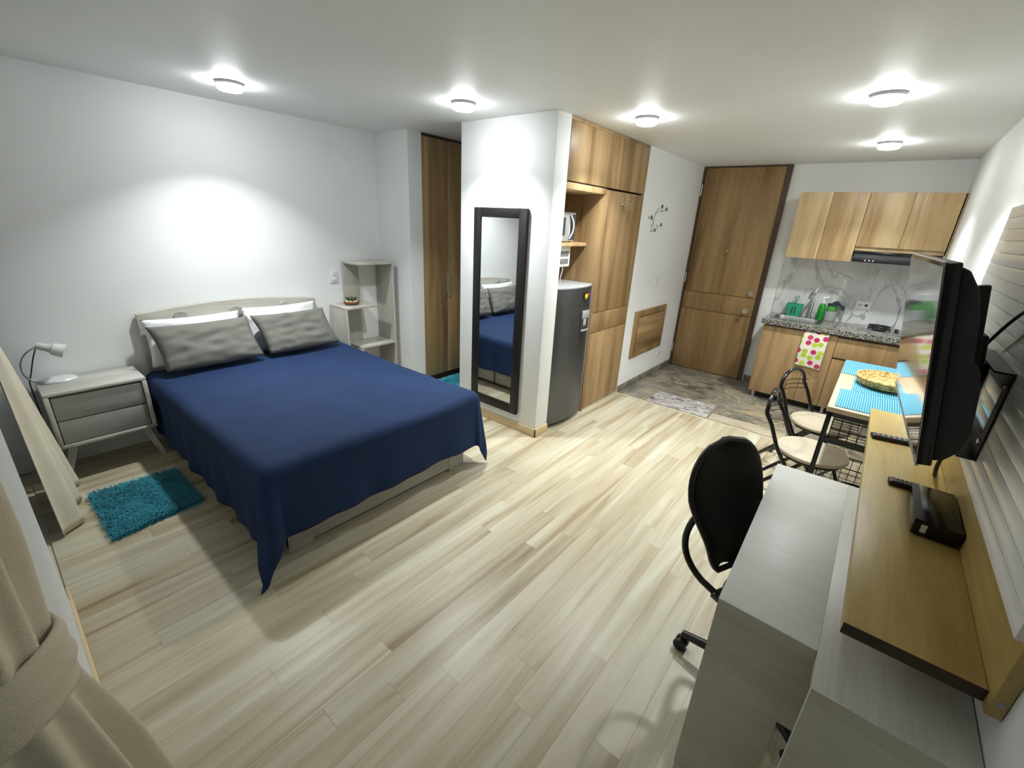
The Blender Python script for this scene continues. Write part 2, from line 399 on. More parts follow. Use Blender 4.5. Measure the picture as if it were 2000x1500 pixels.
# window recess
w1 = struct('window_1', G().box(0.0, WX, -0.16, -0.10, 2.25, H), 'white_plastic', 'tall white framed window behind the far curtain', 'window')
for nm, b in (('window_frame', (0.0, 0.06, -0.16, -0.09, 0, 2.25)), ('window_frame', (WX-0.06, WX, -0.16, -0.09, 0, 2.25)), ('window_frame', (0.78, 0.84, -0.16, -0.09, 0, 2.25)), ('window_sill', (0.06, WX-0.06, -0.16, -0.09, 0, 0.06))):
    part(w1, nm, G().box(*b, 0.004), 'white_plastic')
for b in ((0.06, 0.78), (0.84, WX-0.06)):
    part(w1, 'pane', G().box(b[0], b[1], -0.13, -0.122, 0.06, 2.25), 'glass')
part(w1, 'window_latch', G().box(WX-0.045, WX-0.02, -0.09, -0.03, 0.74, 0.86, 0.006).cyl((WX-0.03, -0.06, 0.8), (WX-0.03, -0.01, 0.78), 0.009), 'dark_grey')
# baseboards
struct('baseboard_partition', G().box(XP1-0.012, XP2+0.012, YM-0.012, YM, 0, 0.075, 0.002).box(XP2, XP2+0.012, YM-0.012, YS, 0, 0.075, 0.002), 'beige_trim', 'beige baseboard around the mirror partition', 'baseboard')
struct('baseboard_front', G().box(WX-0.1, 2.98, 0.0, 0.012, 0, 0.07, 0.002), 'beige_trim', 'beige baseboard along the window wall', 'baseboard')
struct('baseboard_entry', G().box(XP2, XP2+0.01, YT+0.02, L-0.02, 0, 0.075, 0.001), 'tile', 'grey stone skirting along the entry wall', 'baseboard')
struct('baseboard_back', G().box(2.97, 3.14, L-0.01, L, 0, 0.075, 0.001), 'tile', 'short grey stone skirting right of the entry door', 'baseboard')
# marble splashback
struct('trim_1', G().box(3.09, W, L-0.012, L, 0.872, 1.66), 'marble', 'white grey-veined marble splashback behind the sink', 'splashback')

# entry door
dr = struct('door_1', G().box(2.058, 2.078, L-0.06, L, 0, 2.395).box(2.905, 2.957, L-0.045, L, 0, 2.395).box(2.078, 2.905, L-0.045, L, 2.385, 2.397), 'oak_dark', 'full-height brown oak entry door with two horizontal grooves', 'door')
part(dr, 'core', G().box(2.08, 2.903, L-0.03, L-0.004, 0.008, 2.383), 'oak_dark')
for z0, z1 in ((0.008, 0.772), (0.778, 0.988), (0.994, 2.383)):
    part(dr, 'door_panel', G().box(2.08, 2.903, L-0.04, L-0.03, z0, z1, 0.0015), 'oak_shaded')
part(dr, 'peephole', G().cyl((2.49, L-0.04, 1.5), (2.49, L-0.052, 1.5), 0.013, 0.01), 'brass')
part(dr, 'deadbolt', G().cyl((2.846, L-0.04, 1.047), (2.846, L-0.06, 1.047), 0.033, 0.03, 24).cyl((2.846, L-0.06, 1.047), (2.846, L-0.066, 1.047), 0.012), 'nickel')
part(dr, 'door_knob', G().cyl((2.835, L-0.04, 0.846), (2.835, L-0.05, 0.846), 0.03, 0.03, 24).cyl((2.835, L-0.05, 0.846), (2.835, L-0.085, 0.846), 0.011).cyl((2.835, L-0.08, 0.846), (2.835, L-0.125, 0.846), 0.02, 0.028, 20), 'nickel')
for z in (2.15, 1.15, 0.25):
    part(dr, 'hinge', G().cyl((2.071, L-0.066, z-0.06), (2.071, L-0.066, z+0.06), 0.007), 'nickel')

# ------------------------------------------------------------------ ceiling lamps
LP = [((0.63, 1.34), 'round lit ceiling lamp above the bed'), ((1.60, 2.36), 'round lit ceiling lamp just in front of the mirror partition'),
      ((2.465, 3.24), 'round lit ceiling lamp beside the overhead closet doors'), ((3.747, 3.27), 'round lit ceiling lamp above the dining table, larger of the right-hand pair'),
      ((3.746, 4.76), 'round lit ceiling lamp nearest the kitchen wall cabinets')]
for (x, y), lab in LP:
    t = thing('ceiling_lamp', (x, y, H), lab, 'lamp', 'round ceiling lamps')
    part(t, 'lamp_base', G().lathe((x, y, 0), [(0.070, H-0.018), (0.076, H-0.016), (0.078, H-0.002), (0.076, H-0.0005)], 32), 'grey_plastic')
    part(t, 'diffuser_rim', G().lathe((x, y, 0), [(0.064, H-0.042), (0.070, H-0.034), (0.070, H-0.0185)], 28), 'lamp_side')
    part(t, 'diffuser', G().lathe((x, y, 0), [(0.040, H-0.047), (0.058, H-0.045), (0.0635, H-0.0422)], 28), 'lamp')
    ld = bpy.data.lights.new('bulb', 'AREA'); ld.shape = 'DISK'; ld.size = 0.10; ld.energy = LAMP; ld.spread = math.radians(BEAM); ld.color = (0.96, 1.0, 0.985)
    lo = bpy.data.objects.new('bulb', ld); COL.objects.link(lo); lo.parent = t; lo.location = (0, 0, -0.049)

# ================================================================== BED
bed = thing('bed_frame', (1.0, 1.41, 0), 'pale grey wooden bed frame with arched headboard', 'bed')
BY0, BY1, BX = 0.79, 2.056, 1.9406
poly = [(0.73, 0.05), (2.015, 0.05), (2.015, 0.955)]
for i in range(1, 16):
    f = i/16; y = 2.015-(2.015-0.73)*f; poly.append((y, 0.957+0.05*math.sin(math.pi*f)**0.9*1.0))
poly.append((0.73, 0.962))
hb = part(bed, 'headboard', G().prism(poly, 'x', 0.012, 0.05, 0.004), 'ash')
for y in (0.985, 1.355, 1.735):
    part(hb, 'headboard_disc', G().lathe((0, 0, 0), [(0.045, 0), (0.047, 0.006), (0.042, 0.012)], 24).xform(Matrix.Translation((0.05, y, 0.915)) @ Matrix.Rotation(math.pi/2, 4, 'Y')), 'drawer')
part(bed, 'foot_panel', G().box(BX-0.03, BX, BY0, BY1, 0.022, 0.2, 0.003), 'ash')
part(bed, 'foot_rail', G().box(BX-0.045, BX-0.012, BY0+0.02, BY1-0.02, 0.2, 0.255, 0.006), 'ash')
for y0, y1 in ((BY0, BY0+0.13), (BY1-0.14, BY1)):
    part(bed, 'foot_block', G().box(BX-0.032, BX+0.003, y0, y1, 0, 0.16, 0.004), 'ash')
part(bed, 'side_rail', G().box(0.05, BX-0.03, BY0, BY0+0.028, 0.03, 0.25, 0.003), 'ash')
part(bed, 'side_rail', G().box(0.05, BX-0.03, BY1-0.05, BY1-0.022, 0.01, 0.25, 0.003), 'dark_edge')
for x0, x1 in ((0.08, 0.98), (1.0, BX-0.05)):
    part(bed, 'drawer', G().box(x0, x1, BY1-0.022, BY1, 0.03, 0.2, 0.003), 'ash')
part(bed, 'slat_base', G().box(0.06, BX-0.05, BY0+0.03, BY1-0.052, 0.2, 0.232), 'ash')
single('mattress', G().box(0.055, BX-0.06, BY0-0.02, BY1-0.0, 0.258, 0.535, 0.05, 4), 'mattress', 'mattress hidden beneath the navy duvet', 'mattress')

def duvet():
    x0, x1, y0, y1, zt = 0.13, 1.955, 0.755, 2.085, 0.566
    hl, hf, hr, r = 0.47, 0.42, 0.40, 0.06
    g = G(); nu, nv = 150, 150
    def f(a, b):
        u = x0 + a*(x1+hf-x0); v = (y0-hl) + b*(y1+hr-y0+hl)
        ex = max(0.0, u-x1); ey = 0.0; sy = 1
        if v < y0: ey = y0-v; sy = -1
        elif v > y1: ey = v-y1
        bx, by = min(u, x1), min(max(v, y0), y1)
        d = math.hypot(ex, ey)
        z = zt + 0.012*noise.noise(Vector((u*2.3, v*2.3, 0))) + 0.004*noise.noise(Vector((u*7, v*7, 3)))
        if d < 1e-6: return Vector((bx, by, z))
        nx, ny = ex/d, sy*ey/d
        if d < r*math.pi/2: out = r*math.sin(d/r); dn = r*(1-math.cos(d/r))
        else: out = r; dn = r + (d-r*math.pi/2)
        cor = 2*ex*ey/(d*d)
        s = (v if ex > 0 and ey == 0 else u) * 1.0
        ph = math.atan2(ey, ex)
        if cor > 0: s = (by if sy < 0 else by) + (ph if sy > 0 else -ph)*0.35
        if ex > 0: wv = 0.55*math.sin(s*13+1.1)+0.45*math.sin(s*24+0.4*math.sin(s*5))
        else: wv = 0.5*math.sin(u*15)+0.5*math.sin(u*27+1.3)
        amp = (0.013 if ex > 0 and cor == 0 else 0.018)*min(1, max(0, dn-0.05)/0.35)
        w_end = 1.0
        out += amp*wv + 0.012 + (0.20 if sy < 0 else 0.10)*dn*cor + 0.03*dn
        z -= dn
        if z < 0.012: out += (0.012-z)*0.8; z = 0.012
        return Vector((bx+nx*out, by+ny*out, z))
    g.grid(nu, nv, f)
    o = single('duvet', g, 'navy', 'plain navy blue duvet draped over the bed to the floor', 'duvet', angle=180)
    md = o.modifiers.new('thick', 'SOLIDIFY'); md.thickness = 0.012; md.offset = -1
    return o
duvet()
def pillow(name, label, mat, c_bot, c_top, width, thick, seed, group):
    cb, ct = Vector(c_bot), Vector(c_top); up = (ct-cb); hgt = up.length; up.normalize()
    wd = Vector((0, 1, 0)); nr = wd.cross(up).normalized()
    if nr.x < 0: nr = -nr
    c = (cb+ct)/2; n = 34; g = G()
    def surf(sign):
        def f(a, b):
            u, v = 2*a-1, 2*b-1
            px = u*width/2*(1-0.05*(1-v*v)); py = v*hgt/2*(1-0.07*(1-u*u))
            t = ((1-u**4)*(1-v**4))
            th = thick/2*max(0, t)**0.5
            wr = 0.014*noise.noise(Vector((u*2.2+seed, v*3.1, sign))) + 0.009*math.sin(9*u+6*v*noise.noise(Vector((u*1.5, v*1.5, seed)))+seed)*noise.noise(Vector((u*3+seed, v*3, 1)))
            th = th + wr*max(0, t)**0.35
            sag = -0.02*(1-u*u)*(v < 0)*abs(v)
            return c + wd*px + up*(py+sag) + nr*(sign*th)
        return f
    g.grid(n, n, surf(1)); g.grid(n, n, surf(-1)); bmesh.ops.remove_doubles(g.bm, verts=g.bm.verts[:], dist=0.0008)
    return single(name, g, mat, label, 'pillow', group, angle=180)
pillow('pillow', 'white pillow against the headboard behind the grey pillow nearest the nightstand', 'white_pillow', (0.165, 1.04, 0.60), (0.10, 1.045, 0.93), 0.62, 0.085, 1.0, 'white pillows')
pillow('pillow', 'white pillow against the headboard on the shelf side of the bed', 'white_pillow', (0.165, 1.675, 0.60), (0.10, 1.675, 0.945), 0.60, 0.085, 4.0, 'white pillows')
pillow('pillow', 'creased grey pillow on the nightstand side of the bed', 'grey_pillow', (0.365, 1.085, 0.612), (0.205, 1.055, 0.90), 0.64, 0.12, 7.0, 'grey pillows')
pillow('pillow', 'creased grey pillow on the shelf side of the bed', 'grey_pillow', (0.375, 1.74, 0.612), (0.215, 1.69, 0.90), 0.60, 0.12, 11.0, 'grey pillows')

# ------------------------------------------------------------------ nightstand and lamp
ns = thing('nightstand', (0.19, 0.405, 0), 'whitewashed nightstand with two grey drawers on splayed legs', 'nightstand')
NX0, NX1, NY0, NY1, NZ0, NZ1 = 0.02, 0.345, 0.16, 0.65, 0.235, 0.602
part(ns, 'top_board', G().box(NX0, NX1, NY0, NY1, NZ1-0.022, NZ1, 0.006), 'night')
part(ns, 'bottom_board', G().box(NX0, NX1, NY0, NY1, NZ0, NZ0+0.022, 0.006), 'night')
for y0, y1 in ((NY0, NY0+0.024), (NY1-0.024, NY1)):
    part(ns, 'side_board', G().box(NX0, NX1, y0, y1, NZ0+0.0225, NZ1-0.0225, 0.003), 'night')
part(ns, 'back_board', G().box(NX0, NX0+0.01, NY0+0.025, NY1-0.025, NZ0+0.023, NZ1-0.023), 'dark_edge')
zm = (NZ0+NZ1)/2 - 0.006
for z0, z1 in ((NZ0+0.026, zm-0.003), (zm+0.004, NZ1-0.036)):
    part(ns, 'drawer', G().box(NX0+0.02, NX1-0.012, NY0+0.029, NY1-0.029, z0, z1, 0.003), 'drawer')
for (fx, fy, tx, ty) in ((0.285, 0.155, 0.27, 0.225), (0.285, 0.655, 0.27, 0.585), (0.05, 0.155, 0.07, 0.225), (0.05, 0.655, 0.07, 0.585)):
    g = G(); a = 0.013; b = 0.024
    lo = [g.bm.verts.new((fx+sx*a, fy+sy*a, 0)) for sx, sy in ((-1,-1),(1,-1),(1,1),(-1,1))]
    hi = [g.bm.verts.new((tx+sx*b, ty+sy*b, NZ0)) for sx, sy in ((-1,-1),(1,-1),(1,1),(-1,1))]
    g.skin([lo, hi]); part(ns, 'leg', g, 'night')
def bez(p0, p1, p2, p3, n=20):
    P = [Vector(p) for p in (p0, p1, p2, p3)]; out = []
    for i in range(n+1):
        t = i/n; out.append(P[0]*(1-t)**3+P[1]*3*t*(1-t)**2+P[2]*3*t*t*(1-t)+P[3]*t**3)
    return out
dl = thing('desk_lamp', (0.10, 0.28, NZ1), 'white clip desk lamp with bent gooseneck on the nightstand', 'lamp')
part(dl, 'lamp_base', G().lathe((0.09, 0.265, NZ1), [(0.088, 0.0005), (0.09, 0.008), (0.08, 0.018), (0.04, 0.022)], 28, 0.75, 1.0), 'white_gloss')
part(dl, 'gooseneck', G().tube(bez((0.085, 0.185, NZ1+0.012), (0.085, 0.10, NZ1+0.02), (0.10, 0.10, 0.80), (0.11, 0.215, 0.835), 26), 0.006, 10), 'steel')
part(dl, 'cord', G().tube(bez((0.11, 0.232, 0.852), (0.10, 0.20, 0.84), (0.09, 0.17, 0.70), (0.075, 0.140, NZ1+0.02), 16)+bez((0.07, 0.138, NZ1-0.01), (0.07, 0.138, 0.5), (0.09, 0.14, 0.45), (0.1, 0.14, 0.1), 10), 0.0035, 8), 'cord')
hd = Vector((0.12, 0.36, -0.16)).normalized()
p0 = Vector((0.11, 0.215, 0.847))
part(dl, 'lamp_head', G().tube([p0+hd*a for a in (0, 0.012, 0.05, 0.07, 0.075, 0.13)], [0.016, 0.022, 0.024, 0.03, 0.037, 0.043], 20), 'white_gloss')

# ------------------------------------------------------------------ stepped shelf unit
su = thing('stepped_shelf', (0.14, 2.46, 0), 'pale stepped open shelf unit standing in the nook corner', 'shelf')
SX0, SX1, T = 0.012, 0.285, 0.018
def board(nm, y0, y1, z0, z1): part(su, nm, G().box(SX0, SX1, y0, y1, z0, z1, 0.0015), 'ash_z')
board('side_board', 2.695, 2.713, 0, 1.252)
board('shelf_board', 2.325, 2.713, 1.2525, 1.2705)
part(su, 'back_board', G().box(SX0, SX0+0.02, 2.325, 2.487, 0.8785, 1.252, 0.0015), 'ash_z')
part(su, 'back_board', G().box(SX0, SX0+0.02, 2.325, 2.487, 0.4865, 0.8595, 0.0015), 'ash_z')
board('shelf_board', 2.175, 2.52, 0.86, 0.878)
board('side_board', 2.175, 2.193, 0.10, 0.8595)
board('shelf_board', 2.315, 2.6945, 0.468, 0.486)
board('side_board', 2.315, 2.333, 0.1, 0.4675)
board('shelf_board', 2.175, 2.6945, 0.081, 0.0985)
board('plinth', 2.20, 2.6945, 0, 0.08)
pl = thing('succulent_dish', (0.135, 2.33, 0.878), 'round clay dish of small succulents and pebbles on the middle shelf', 'plant')
part(pl, 'dish', G().lathe((0.135, 2.325, 0.8785), [(0.05, 0), (0.068, 0.012), (0.072, 0.03), (0.066, 0.032), (0.06, 0.022)], 24), 'clay')
for i in range(9):
    a = i*0.7; r = 0.045
    part(pl, 'pebble', G().lathe((0.135+r*math.cos(a), 2.325+r*math.sin(a), 0.9), [(0.004, 0), (0.014, 0.006), (0.014, 0.014), (0.005, 0.021)], 10), 'pebble')
for i in range(14):
    a = i*2.4; r = 0.008+0.002*i; h = 0.05+0.02*random.random(); c = Vector((0.135+r*math.cos(a), 2.325+r*math.sin(a), 0.9)); d = Vector((math.cos(a)*0.5, math.sin(a)*0.5, 1)).normalized()
    part(pl, 'leaf', G().tube([c, c+d*h*0.4, c+d*h*0.8, c+d*h], [0.004, 0.007, 0.005, 0.001], 6), 'leaf')

# light switch on bed wall
sw = thing('wall_switch', (0, 2.25, 1.13), 'white double light switch plate on the wall beside the stepped shelf', 'switch')
part(sw, 'plate', G().box(0.0005, 0.008, 2.205, 2.285, 1.07, 1.19, 0.003), 'white_plastic')
for z in (1.105, 1.155): part(sw, 'rocker', G().box(0.008, 0.012, 2.225, 2.265, z-0.018, z+0.018, 0.002), 'white_gloss')

# ------------------------------------------------------------------ wardrobe in the hallway
wd = thing('wardrobe', (0.3, 3.55, 0), 'tall brown oak wardrobe with bar handles in the hallway', 'wardrobe')
part(wd, 'body', G().box(0.0, XR-0.025, YR2, 4.2, 0.08, H-0.004), 'oak_dark')
part(wd, 'plinth', G().box(0.0, XR-0.06, YR2, 4.2, 0.0, 0.08), 'dark_edge')
part(wd, 'top_strip', G().box(XR-0.024, XR-0.006, YR2+0.002, 4.2, H-0.022, H-0.004), 'dark_edge')
for k in range(4):
    y0 = YR2+0.003+k*0.318; d = part(wd, 'door', G().box(XR-0.0235, XR-0.004, y0, y0+0.315, 0.085, H-0.024, 0.0012), 'oak')
    hy = y0+0.285 if k % 2 == 0 else y0+0.03
    part(d, 'handle', G().cyl((XR+0.022, hy, 0.955), (XR+0.022, hy, 1.155), 0.006, n=10).cyl((XR-0.004, hy, 0.985), (XR+0.022, hy, 0.985), 0.005, n=8).cyl((XR-0.004, hy, 1.125), (XR+0.022, hy, 1.125), 0.005, n=8), 'nickel')
    part(d, 'keyhole', G().cyl((XR-0.004, hy, 0.915), (XR+0.004, hy, 0.915), 0.009, n=12), 'nickel')

# ------------------------------------------------------------------ shag rugs
def rug(name, label, corners, mat, n, seed):
    rnd = random.Random(seed); c = [Vector(p) for p in corners]
    ctr = sum(c, Vector())/4
    t = thing(name, (ctr.x, ctr.y, 0), label, 'rug', 'turquoise shag rugs')
    g = G(); g.prism([(p.x, p.y) for p in c], 'z', 0.0005, 0.010); part(t, 'backing', g, mat)
    vs, fs = [], []
    for i in range(n):
        a, b = rnd.random(), rnd.random()
        p = (c[0]*(1-a)+c[1]*a)*(1-b) + (c[3]*(1-a)+c[2]*a)*b; p.z = 0.009
        th = rnd.random()*6.283; ln = 0.018+0.014*rnd.random(); le = 0.5+0.9*rnd.random(); wdt = 0.0016+0.0012*rnd.random()
        dx, dy = math.cos(th), math.sin(th); q = Vector((-dy, dx, 0))*wdt
        m = p+Vector((dx*ln*le*0.35, dy*ln*le*0.35, ln*0.6)); e = p+Vector((dx*ln*le, dy*ln*le, ln*0.75))
        k = len(vs); o = ctr.copy(); o.z = 0
        vs += [p-q-o, p+q-o, m+q-o, m-q-o, e-o]; fs += [(k, k+1, k+2, k+3), (k+3, k+2, k+4)]
    me = bpy.data.meshes.new('pile'); me.from_pydata([tuple(v) for v in vs], [], fs); me.materials.append(M[mat])
    o = bpy.data.objects.new('pile', me); COL.objects.link(o); o.parent = t; o['kind'] = 'stuff'
rug('shag_rug', 'turquoise shag rug lying beside the bed near the nightstand', [(0.60, 0.20, 0), (0.62, 0.64, 0), (1.13, 0.645, 0), (1.19, 0.21, 0)], 'rug', 9000, 3)
rug('shag_rug', 'turquoise shag rug on the hallway floor before the wardrobe', [(0.50, 2.95, 0), (0.50, 3.48, 0), (1.0, 3.48, 0), (1.0, 2.95, 0)], 'rug_hall_lit', 9000, 5)

# ------------------------------------------------------------------ mirror
mr = thing('wall_mirror', (1.6, YM, 0.15), 'tall mirror in a wide black frame hung on the partition', 'mirror')
X0, X1, Z0, Z1, FW = 1.333, 1.866, 0.152, 1.79, 0.07
fy0, fy1 = YM-0.034, YM-0.004
part(mr, 'frame', G().box(X0, X0+FW, fy0, fy1, Z0, Z1, 0.002).box(X1-FW, X1, fy0, fy1, Z0, Z1, 0.002).box(X0+FW, X1-FW, fy0, fy1, Z1-FW, Z1, 0.002).box(X0+FW, X1-FW, fy0, fy1, Z0, Z0+FW+0.01, 0.002), 'black_matte')
part(mr, 'mirror_glass', G().box(X0+FW, X1-FW, fy0+0.01, fy0+0.016, Z0+FW+0.01, Z1-FW), 'mirror')

# ------------------------------------------------------------------ closet wall: niche, overhead cabinet, tall cabinet, fridge
CX0 = 1.47
oc = thing('overhead_cabinet', (1.76, 3.6, 1.99), 'wide oak overhead cabinet with two doors beneath the ceiling', 'cabinet')
part(oc, 'body', G().box(CX0, XP2-0.02, YS+0.003, YD-0.004, 1.992, H-0.003), 'oak_dark')
part(oc, 'top_strip', G().box(XP2-0.019, XP2-0.004, YS+0.003, YD-0.004, H-0.024, H-0.003), 'oak')
for y0, y1 in ((YS+0.006, 3.606), (3.610, YD-0.006)):
    part(oc, 'door', G().box(XP2-0.0195, XP2+0.0, y0, y1, 1.995, H-0.026, 0.0012), 'oak')
nc = thing('fridge_niche', (1.76, 3.25, 1.25), 'dark oak niche with a shelf above the fridge', 'niche')
part(nc, 'back_panel', G().box(CX0, CX0+0.018, YS+0.003, 3.548, 0.0, 1.98), 'oak')
part(nc, 'top_panel', G().box(CX0+0.019, XP2-0.002, YS+0.003, 3.548, 1.94, 1.985, 0.001), 'oak_lit')
part(nc, 'side_panel', G().box(CX0+0.019, XP2-0.004, 3.531, 3.549, 0.0, 1.939, 0.001), 'oak')
part(nc, 'shelf', G().box(CX0+0.019, 1.923, YS+0.003, 3.530, 1.528, 1.556, 0.001), 'oak_lit')
tc = thing('tall_cabinet', (1.76, 3.9, 0), 'tall oak cabinet right of the fridge with drawer in the middle', 'cabinet')
part(tc, 'body', G().box(CX0, XP2-0.02, 3.5505, YD-0.004, 0.02, 1.985), 'oak_dark')
part(tc, 'plinth', G().box(CX0, XP2-0.006, 3.5505, YD-0.004, 0.0, 0.019), 'grout')
part(tc, 'door', G().box(XP2-0.0195, XP2, 3.552, YD-0.006, 0.962, 1.978, 0.0012), 'oak')
part(tc, 'drawer', G().box(XP2-0.0195, XP2, 3.552, YD-0.006, 0.775, 0.957, 0.0012), 'oak')
part(tc, 'door', G().box(XP2-0.0195, XP2, 3.552, YD-0.006, 0.022, 0.770, 0.0012), 'oak')

mw = thing('microwave', (1.72, 3.18, 1.556), 'white microwave oven with dark curved control strip on the niche shelf', 'microwave')
part(mw, 'body', G().box(1.52, 1.875, 2.98, 3.40, 1.564, 1.79, 0.006), 'white_plastic')
part(mw, 'door', G().box(1.875, 1.884, 2.985, 3.30, 1.57, 1.785, 0.003), 'grey_plastic')
part(mw, 'door_window', G().box(1.884, 1.886, 3.02, 3.24, 1.61, 1.75, 0.001), 'dark_grey')
part(mw, 'control_panel', G().prism([(3.30, 1.775), (3.325, 1.73), (3.335, 1.675), (3.325, 1.62), (3.30, 1.575), (3.365, 1.575), (3.39, 1.575), (3.39, 1.775)], 'x', 1.8755, 1.884), 'dark_grey')
part(mw, 'handle', G().tube([(1.89, 3.30, 1.585), (1.905, 3.325, 1.64), (1.907, 3.332, 1.68), (1.905, 3.325, 1.72), (1.89, 3.30, 1.775)], 0.006, 8), 'white_gloss')
for y in (3.0, 3.37):
    for x in (1.55, 1.85): part(mw, 'foot', G().cyl((x, y, 1.5565), (x, y, 1.564), 0.012, n=10), 'black_plastic')
vb = thing('vent_box', (1.84, 3.26, 1.36), 'small white grilled box hanging under the niche shelf', 'appliance')
part(vb, 'housing', G().box(1.78, 1.88, 3.14, 3.36, 1.36, 1.527, 0.008), 'white_plastic')
for z in (1.405, 1.465):
    for k in range(5): part(vb, 'grille_slot', G().box(1.8795, 1.8825, 3.215+k*0.024, 3.229+k*0.024, z-0.022, z+0.022, 0.001), 'dark_grey')
part(vb, 'cord', G().tube(bez((1.87, 3.27, 1.36), (1.875, 3.275, 1.30), (1.87, 3.235, 1.30), (1.88, 3.24, 1.226), 14), 0.004, 8), 'white_cord')

fr = thing('fridge', (1.78, 3.24, 0), 'graphite single-door fridge with water dispenser standing in the niche', 'fridge')
FY0, FY1, FZ = 2.962, 3.526, 1.222
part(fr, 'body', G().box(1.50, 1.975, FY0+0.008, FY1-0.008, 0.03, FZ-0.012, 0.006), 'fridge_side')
def fx(y):
    f = (y-FY0)/(FY1-FY0); return 2.03 + 0.058*math.sin(math.pi*min(max(f, 0), 1))**0.6
pts = [(1.978, FY0), *[(fx(FY0+(FY1-FY0)*i/18), FY0+(FY1-FY0)*i/18) for i in range(19)], (1.978, FY1)]
door = part(fr, 'door', G().prism(pts, 'z', 0.045, FZ-0.014), 'fridge')
part(fr, 'top_cap', G().prism([(1.50, FY0+0.002)]+[(x-0.004, y) for x, y in pts[1:-1]]+[(1.50, FY1-0.002)], 'z', FZ-0.0135, FZ, 0.003), 'grey_plastic')
part(fr, 'kick_plate', G().box(1.93, 1.99, FY0+0.012, FY1-0.012, 0.003, 0.04), 'black_plastic')
for y in (FY0+0.05, FY1-0.05): part(fr, 'foot', G().cyl((1.96, y, 0.0), (1.96, y, 0.03), 0.018, n=12), 'black_plastic')
ys_ = 3.475
part(fr, 'door_trim', G().prism([(fx(ys_)-0.004, ys_), (fx(ys_)+0.007, ys_+0.002), (fx(ys_+0.016)+0.007, ys_+0.014), (fx(ys_+0.016)-0.004, ys_+0.016)], 'z', 0.05, FZ-0.016), 'grey_plastic')
dx = 2.088
dp = part(fr, 'water_dispenser', G().box(dx-0.02, dx+0.006, 3.285, 3.395, 0.84, 1.02, 0.004), 'dark_grey')
part(dp, 'dispenser_cover', G().box(dx+0.006, dx+0.016, 3.287, 3.393, 0.95, 1.018, 0.003), 'grey_plastic')
part(dp, 'dispenser_lever', G().box(dx+0.006, dx+0.014, 3.315, 3.362, 0.885, 0.95, 0.003), 'grey_plastic')
part(dp, 'drip_ledge', G().box(dx+0.006, dx+0.022, 3.287, 3.393, 0.842, 0.853, 0.002), 'grey_plastic')
mg = thing('fridge_magnet', (2.09, 3.33, 1.13), 'small yellow and red magnet on the fridge door', 'magnet')
part(mg, 'sun', G().lathe((0,0,0), [(0.022, 0), (0.022, 0.005), (0.012, 0.009)], 16).xform(Matrix.Translation((2.0895, 3.335, 1.135)) @ Matrix.Rotation(math.pi/2, 4, 'Y')), 'yellow')
part(mg, 'roof', G().box(2.0895, 2.096, 3.345, 3.385, 1.145, 1.16, 0.002), 'red')
part(mg, 'edge', G().box(2.0885, 2.095, 3.297, 3.309, 1.115, 1.17, 0.002), 'black_plastic')

hk = thing('key_hook', (XP2, 3.86, 1.86), 'small metal hook with hanging keys on the tall oak cabinet', 'hook')
hx = XP2-0.0008
part(hk, 'plate', G().box(hx, hx+0.006, 3.838, 3.862, 1.865, 1.945, 0.002), 'nickel')
part(hk, 'hook_arm', G().tube([(hx+0.005, 3.85, 1.90), (hx+0.04, 3.88, 1.885), (hx+0.055, 3.91, 1.895), (hx+0.05, 3.92, 1.91)], 0.005, 8).tube([(hx+0.005, 3.85, 1.885), (hx+0.03, 3.845, 1.87), (hx+0.035, 3.84, 1.885)], 0.005, 8), 'nickel')
part(hk, 'key_ring', G().tube([(hx+0.045, 3.90+0.018*math.cos(a*0.5236), 1.872+0.018*math.sin(a*0.5236)) for a in range(12)], 0.0022, 6, closed=True), 'chrome')
for k, dy in enumerate((-0.008, 0.008)):
    part(hk, 'key', G().box(hx+0.042+k*0.004, hx+0.0445+k*0.004, 3.888+dy, 3.912+dy, 1.83, 1.856, 0.001).box(hx+0.042+k*0.004, hx+0.0445+k*0.004, 3.896+dy, 3.904+dy, 1.79, 1.83), 'brass' if k else 'nickel')

# ------------------------------------------------------------------ entry wall items
wo = thing('wall_ornament', (XP2, 4.64, 1.68), 'grey metal flower spray ornament on the white entry wall', 'ornament')
ax = XP2+0.004
stems = [[(4.60, 1.70), (4.57, 1.76), (4.58, 1.83), (4.62, 1.88), (4.70, 1.90)], [(4.58, 1.83), (4.66, 1.87), (4.75, 1.87), (4.85, 1.893)], [(4.57, 1.76), (4.53, 1.78), (4.506, 1.802)], [(4.60, 1.70), (4.66, 1.70), (4.72, 1.72), (4.773, 1.74)], [(4.57, 1.76), (4.53, 1.72), (4.57, 1.67), (4.63, 1.683)], [(4.54, 1.79), (4.47, 1.81), (4.434, 1.795)]]
for st in stems: part(wo, 'stem', G().tube([(ax, y, z) for y, z in st], 0.0026, 6), 'art_light')
for y, z, r, mt in ((4.732, 1.913, 0.019, 'art_grey'), (4.851, 1.893, 0.019, 'art_grey'), (4.506, 1.802, 0.021, 'art_grey'), (4.434, 1.795, 0.013, 'art_light'), (4.773, 1.740, 0.018, 'art_grey'), (4.630, 1.683, 0.018, 'art_grey'), (4.543, 1.676, 0.013, 'art_light'), (4.664, 1.728, 0.012, 'art_light'), (4.745, 1.872, 0.013, 'art_light'), (4.53, 1.73, 0.011, 'art_light')):
    part(wo, 'flower', G().lathe((0,0,0), [(r*0.7, 0), (r, 0.004), (r*0.5, 0.010)], 12).xform(Matrix.Translation((XP2+0.001, y, z)) @ Matrix.Rotation(math.pi/2, 4, 'Y')), mt)
s2 = thing('wall_switch', (XP2, 4.88, 1.14), 'white light switch on the entry wall above the framed wooden panel', 'switch')
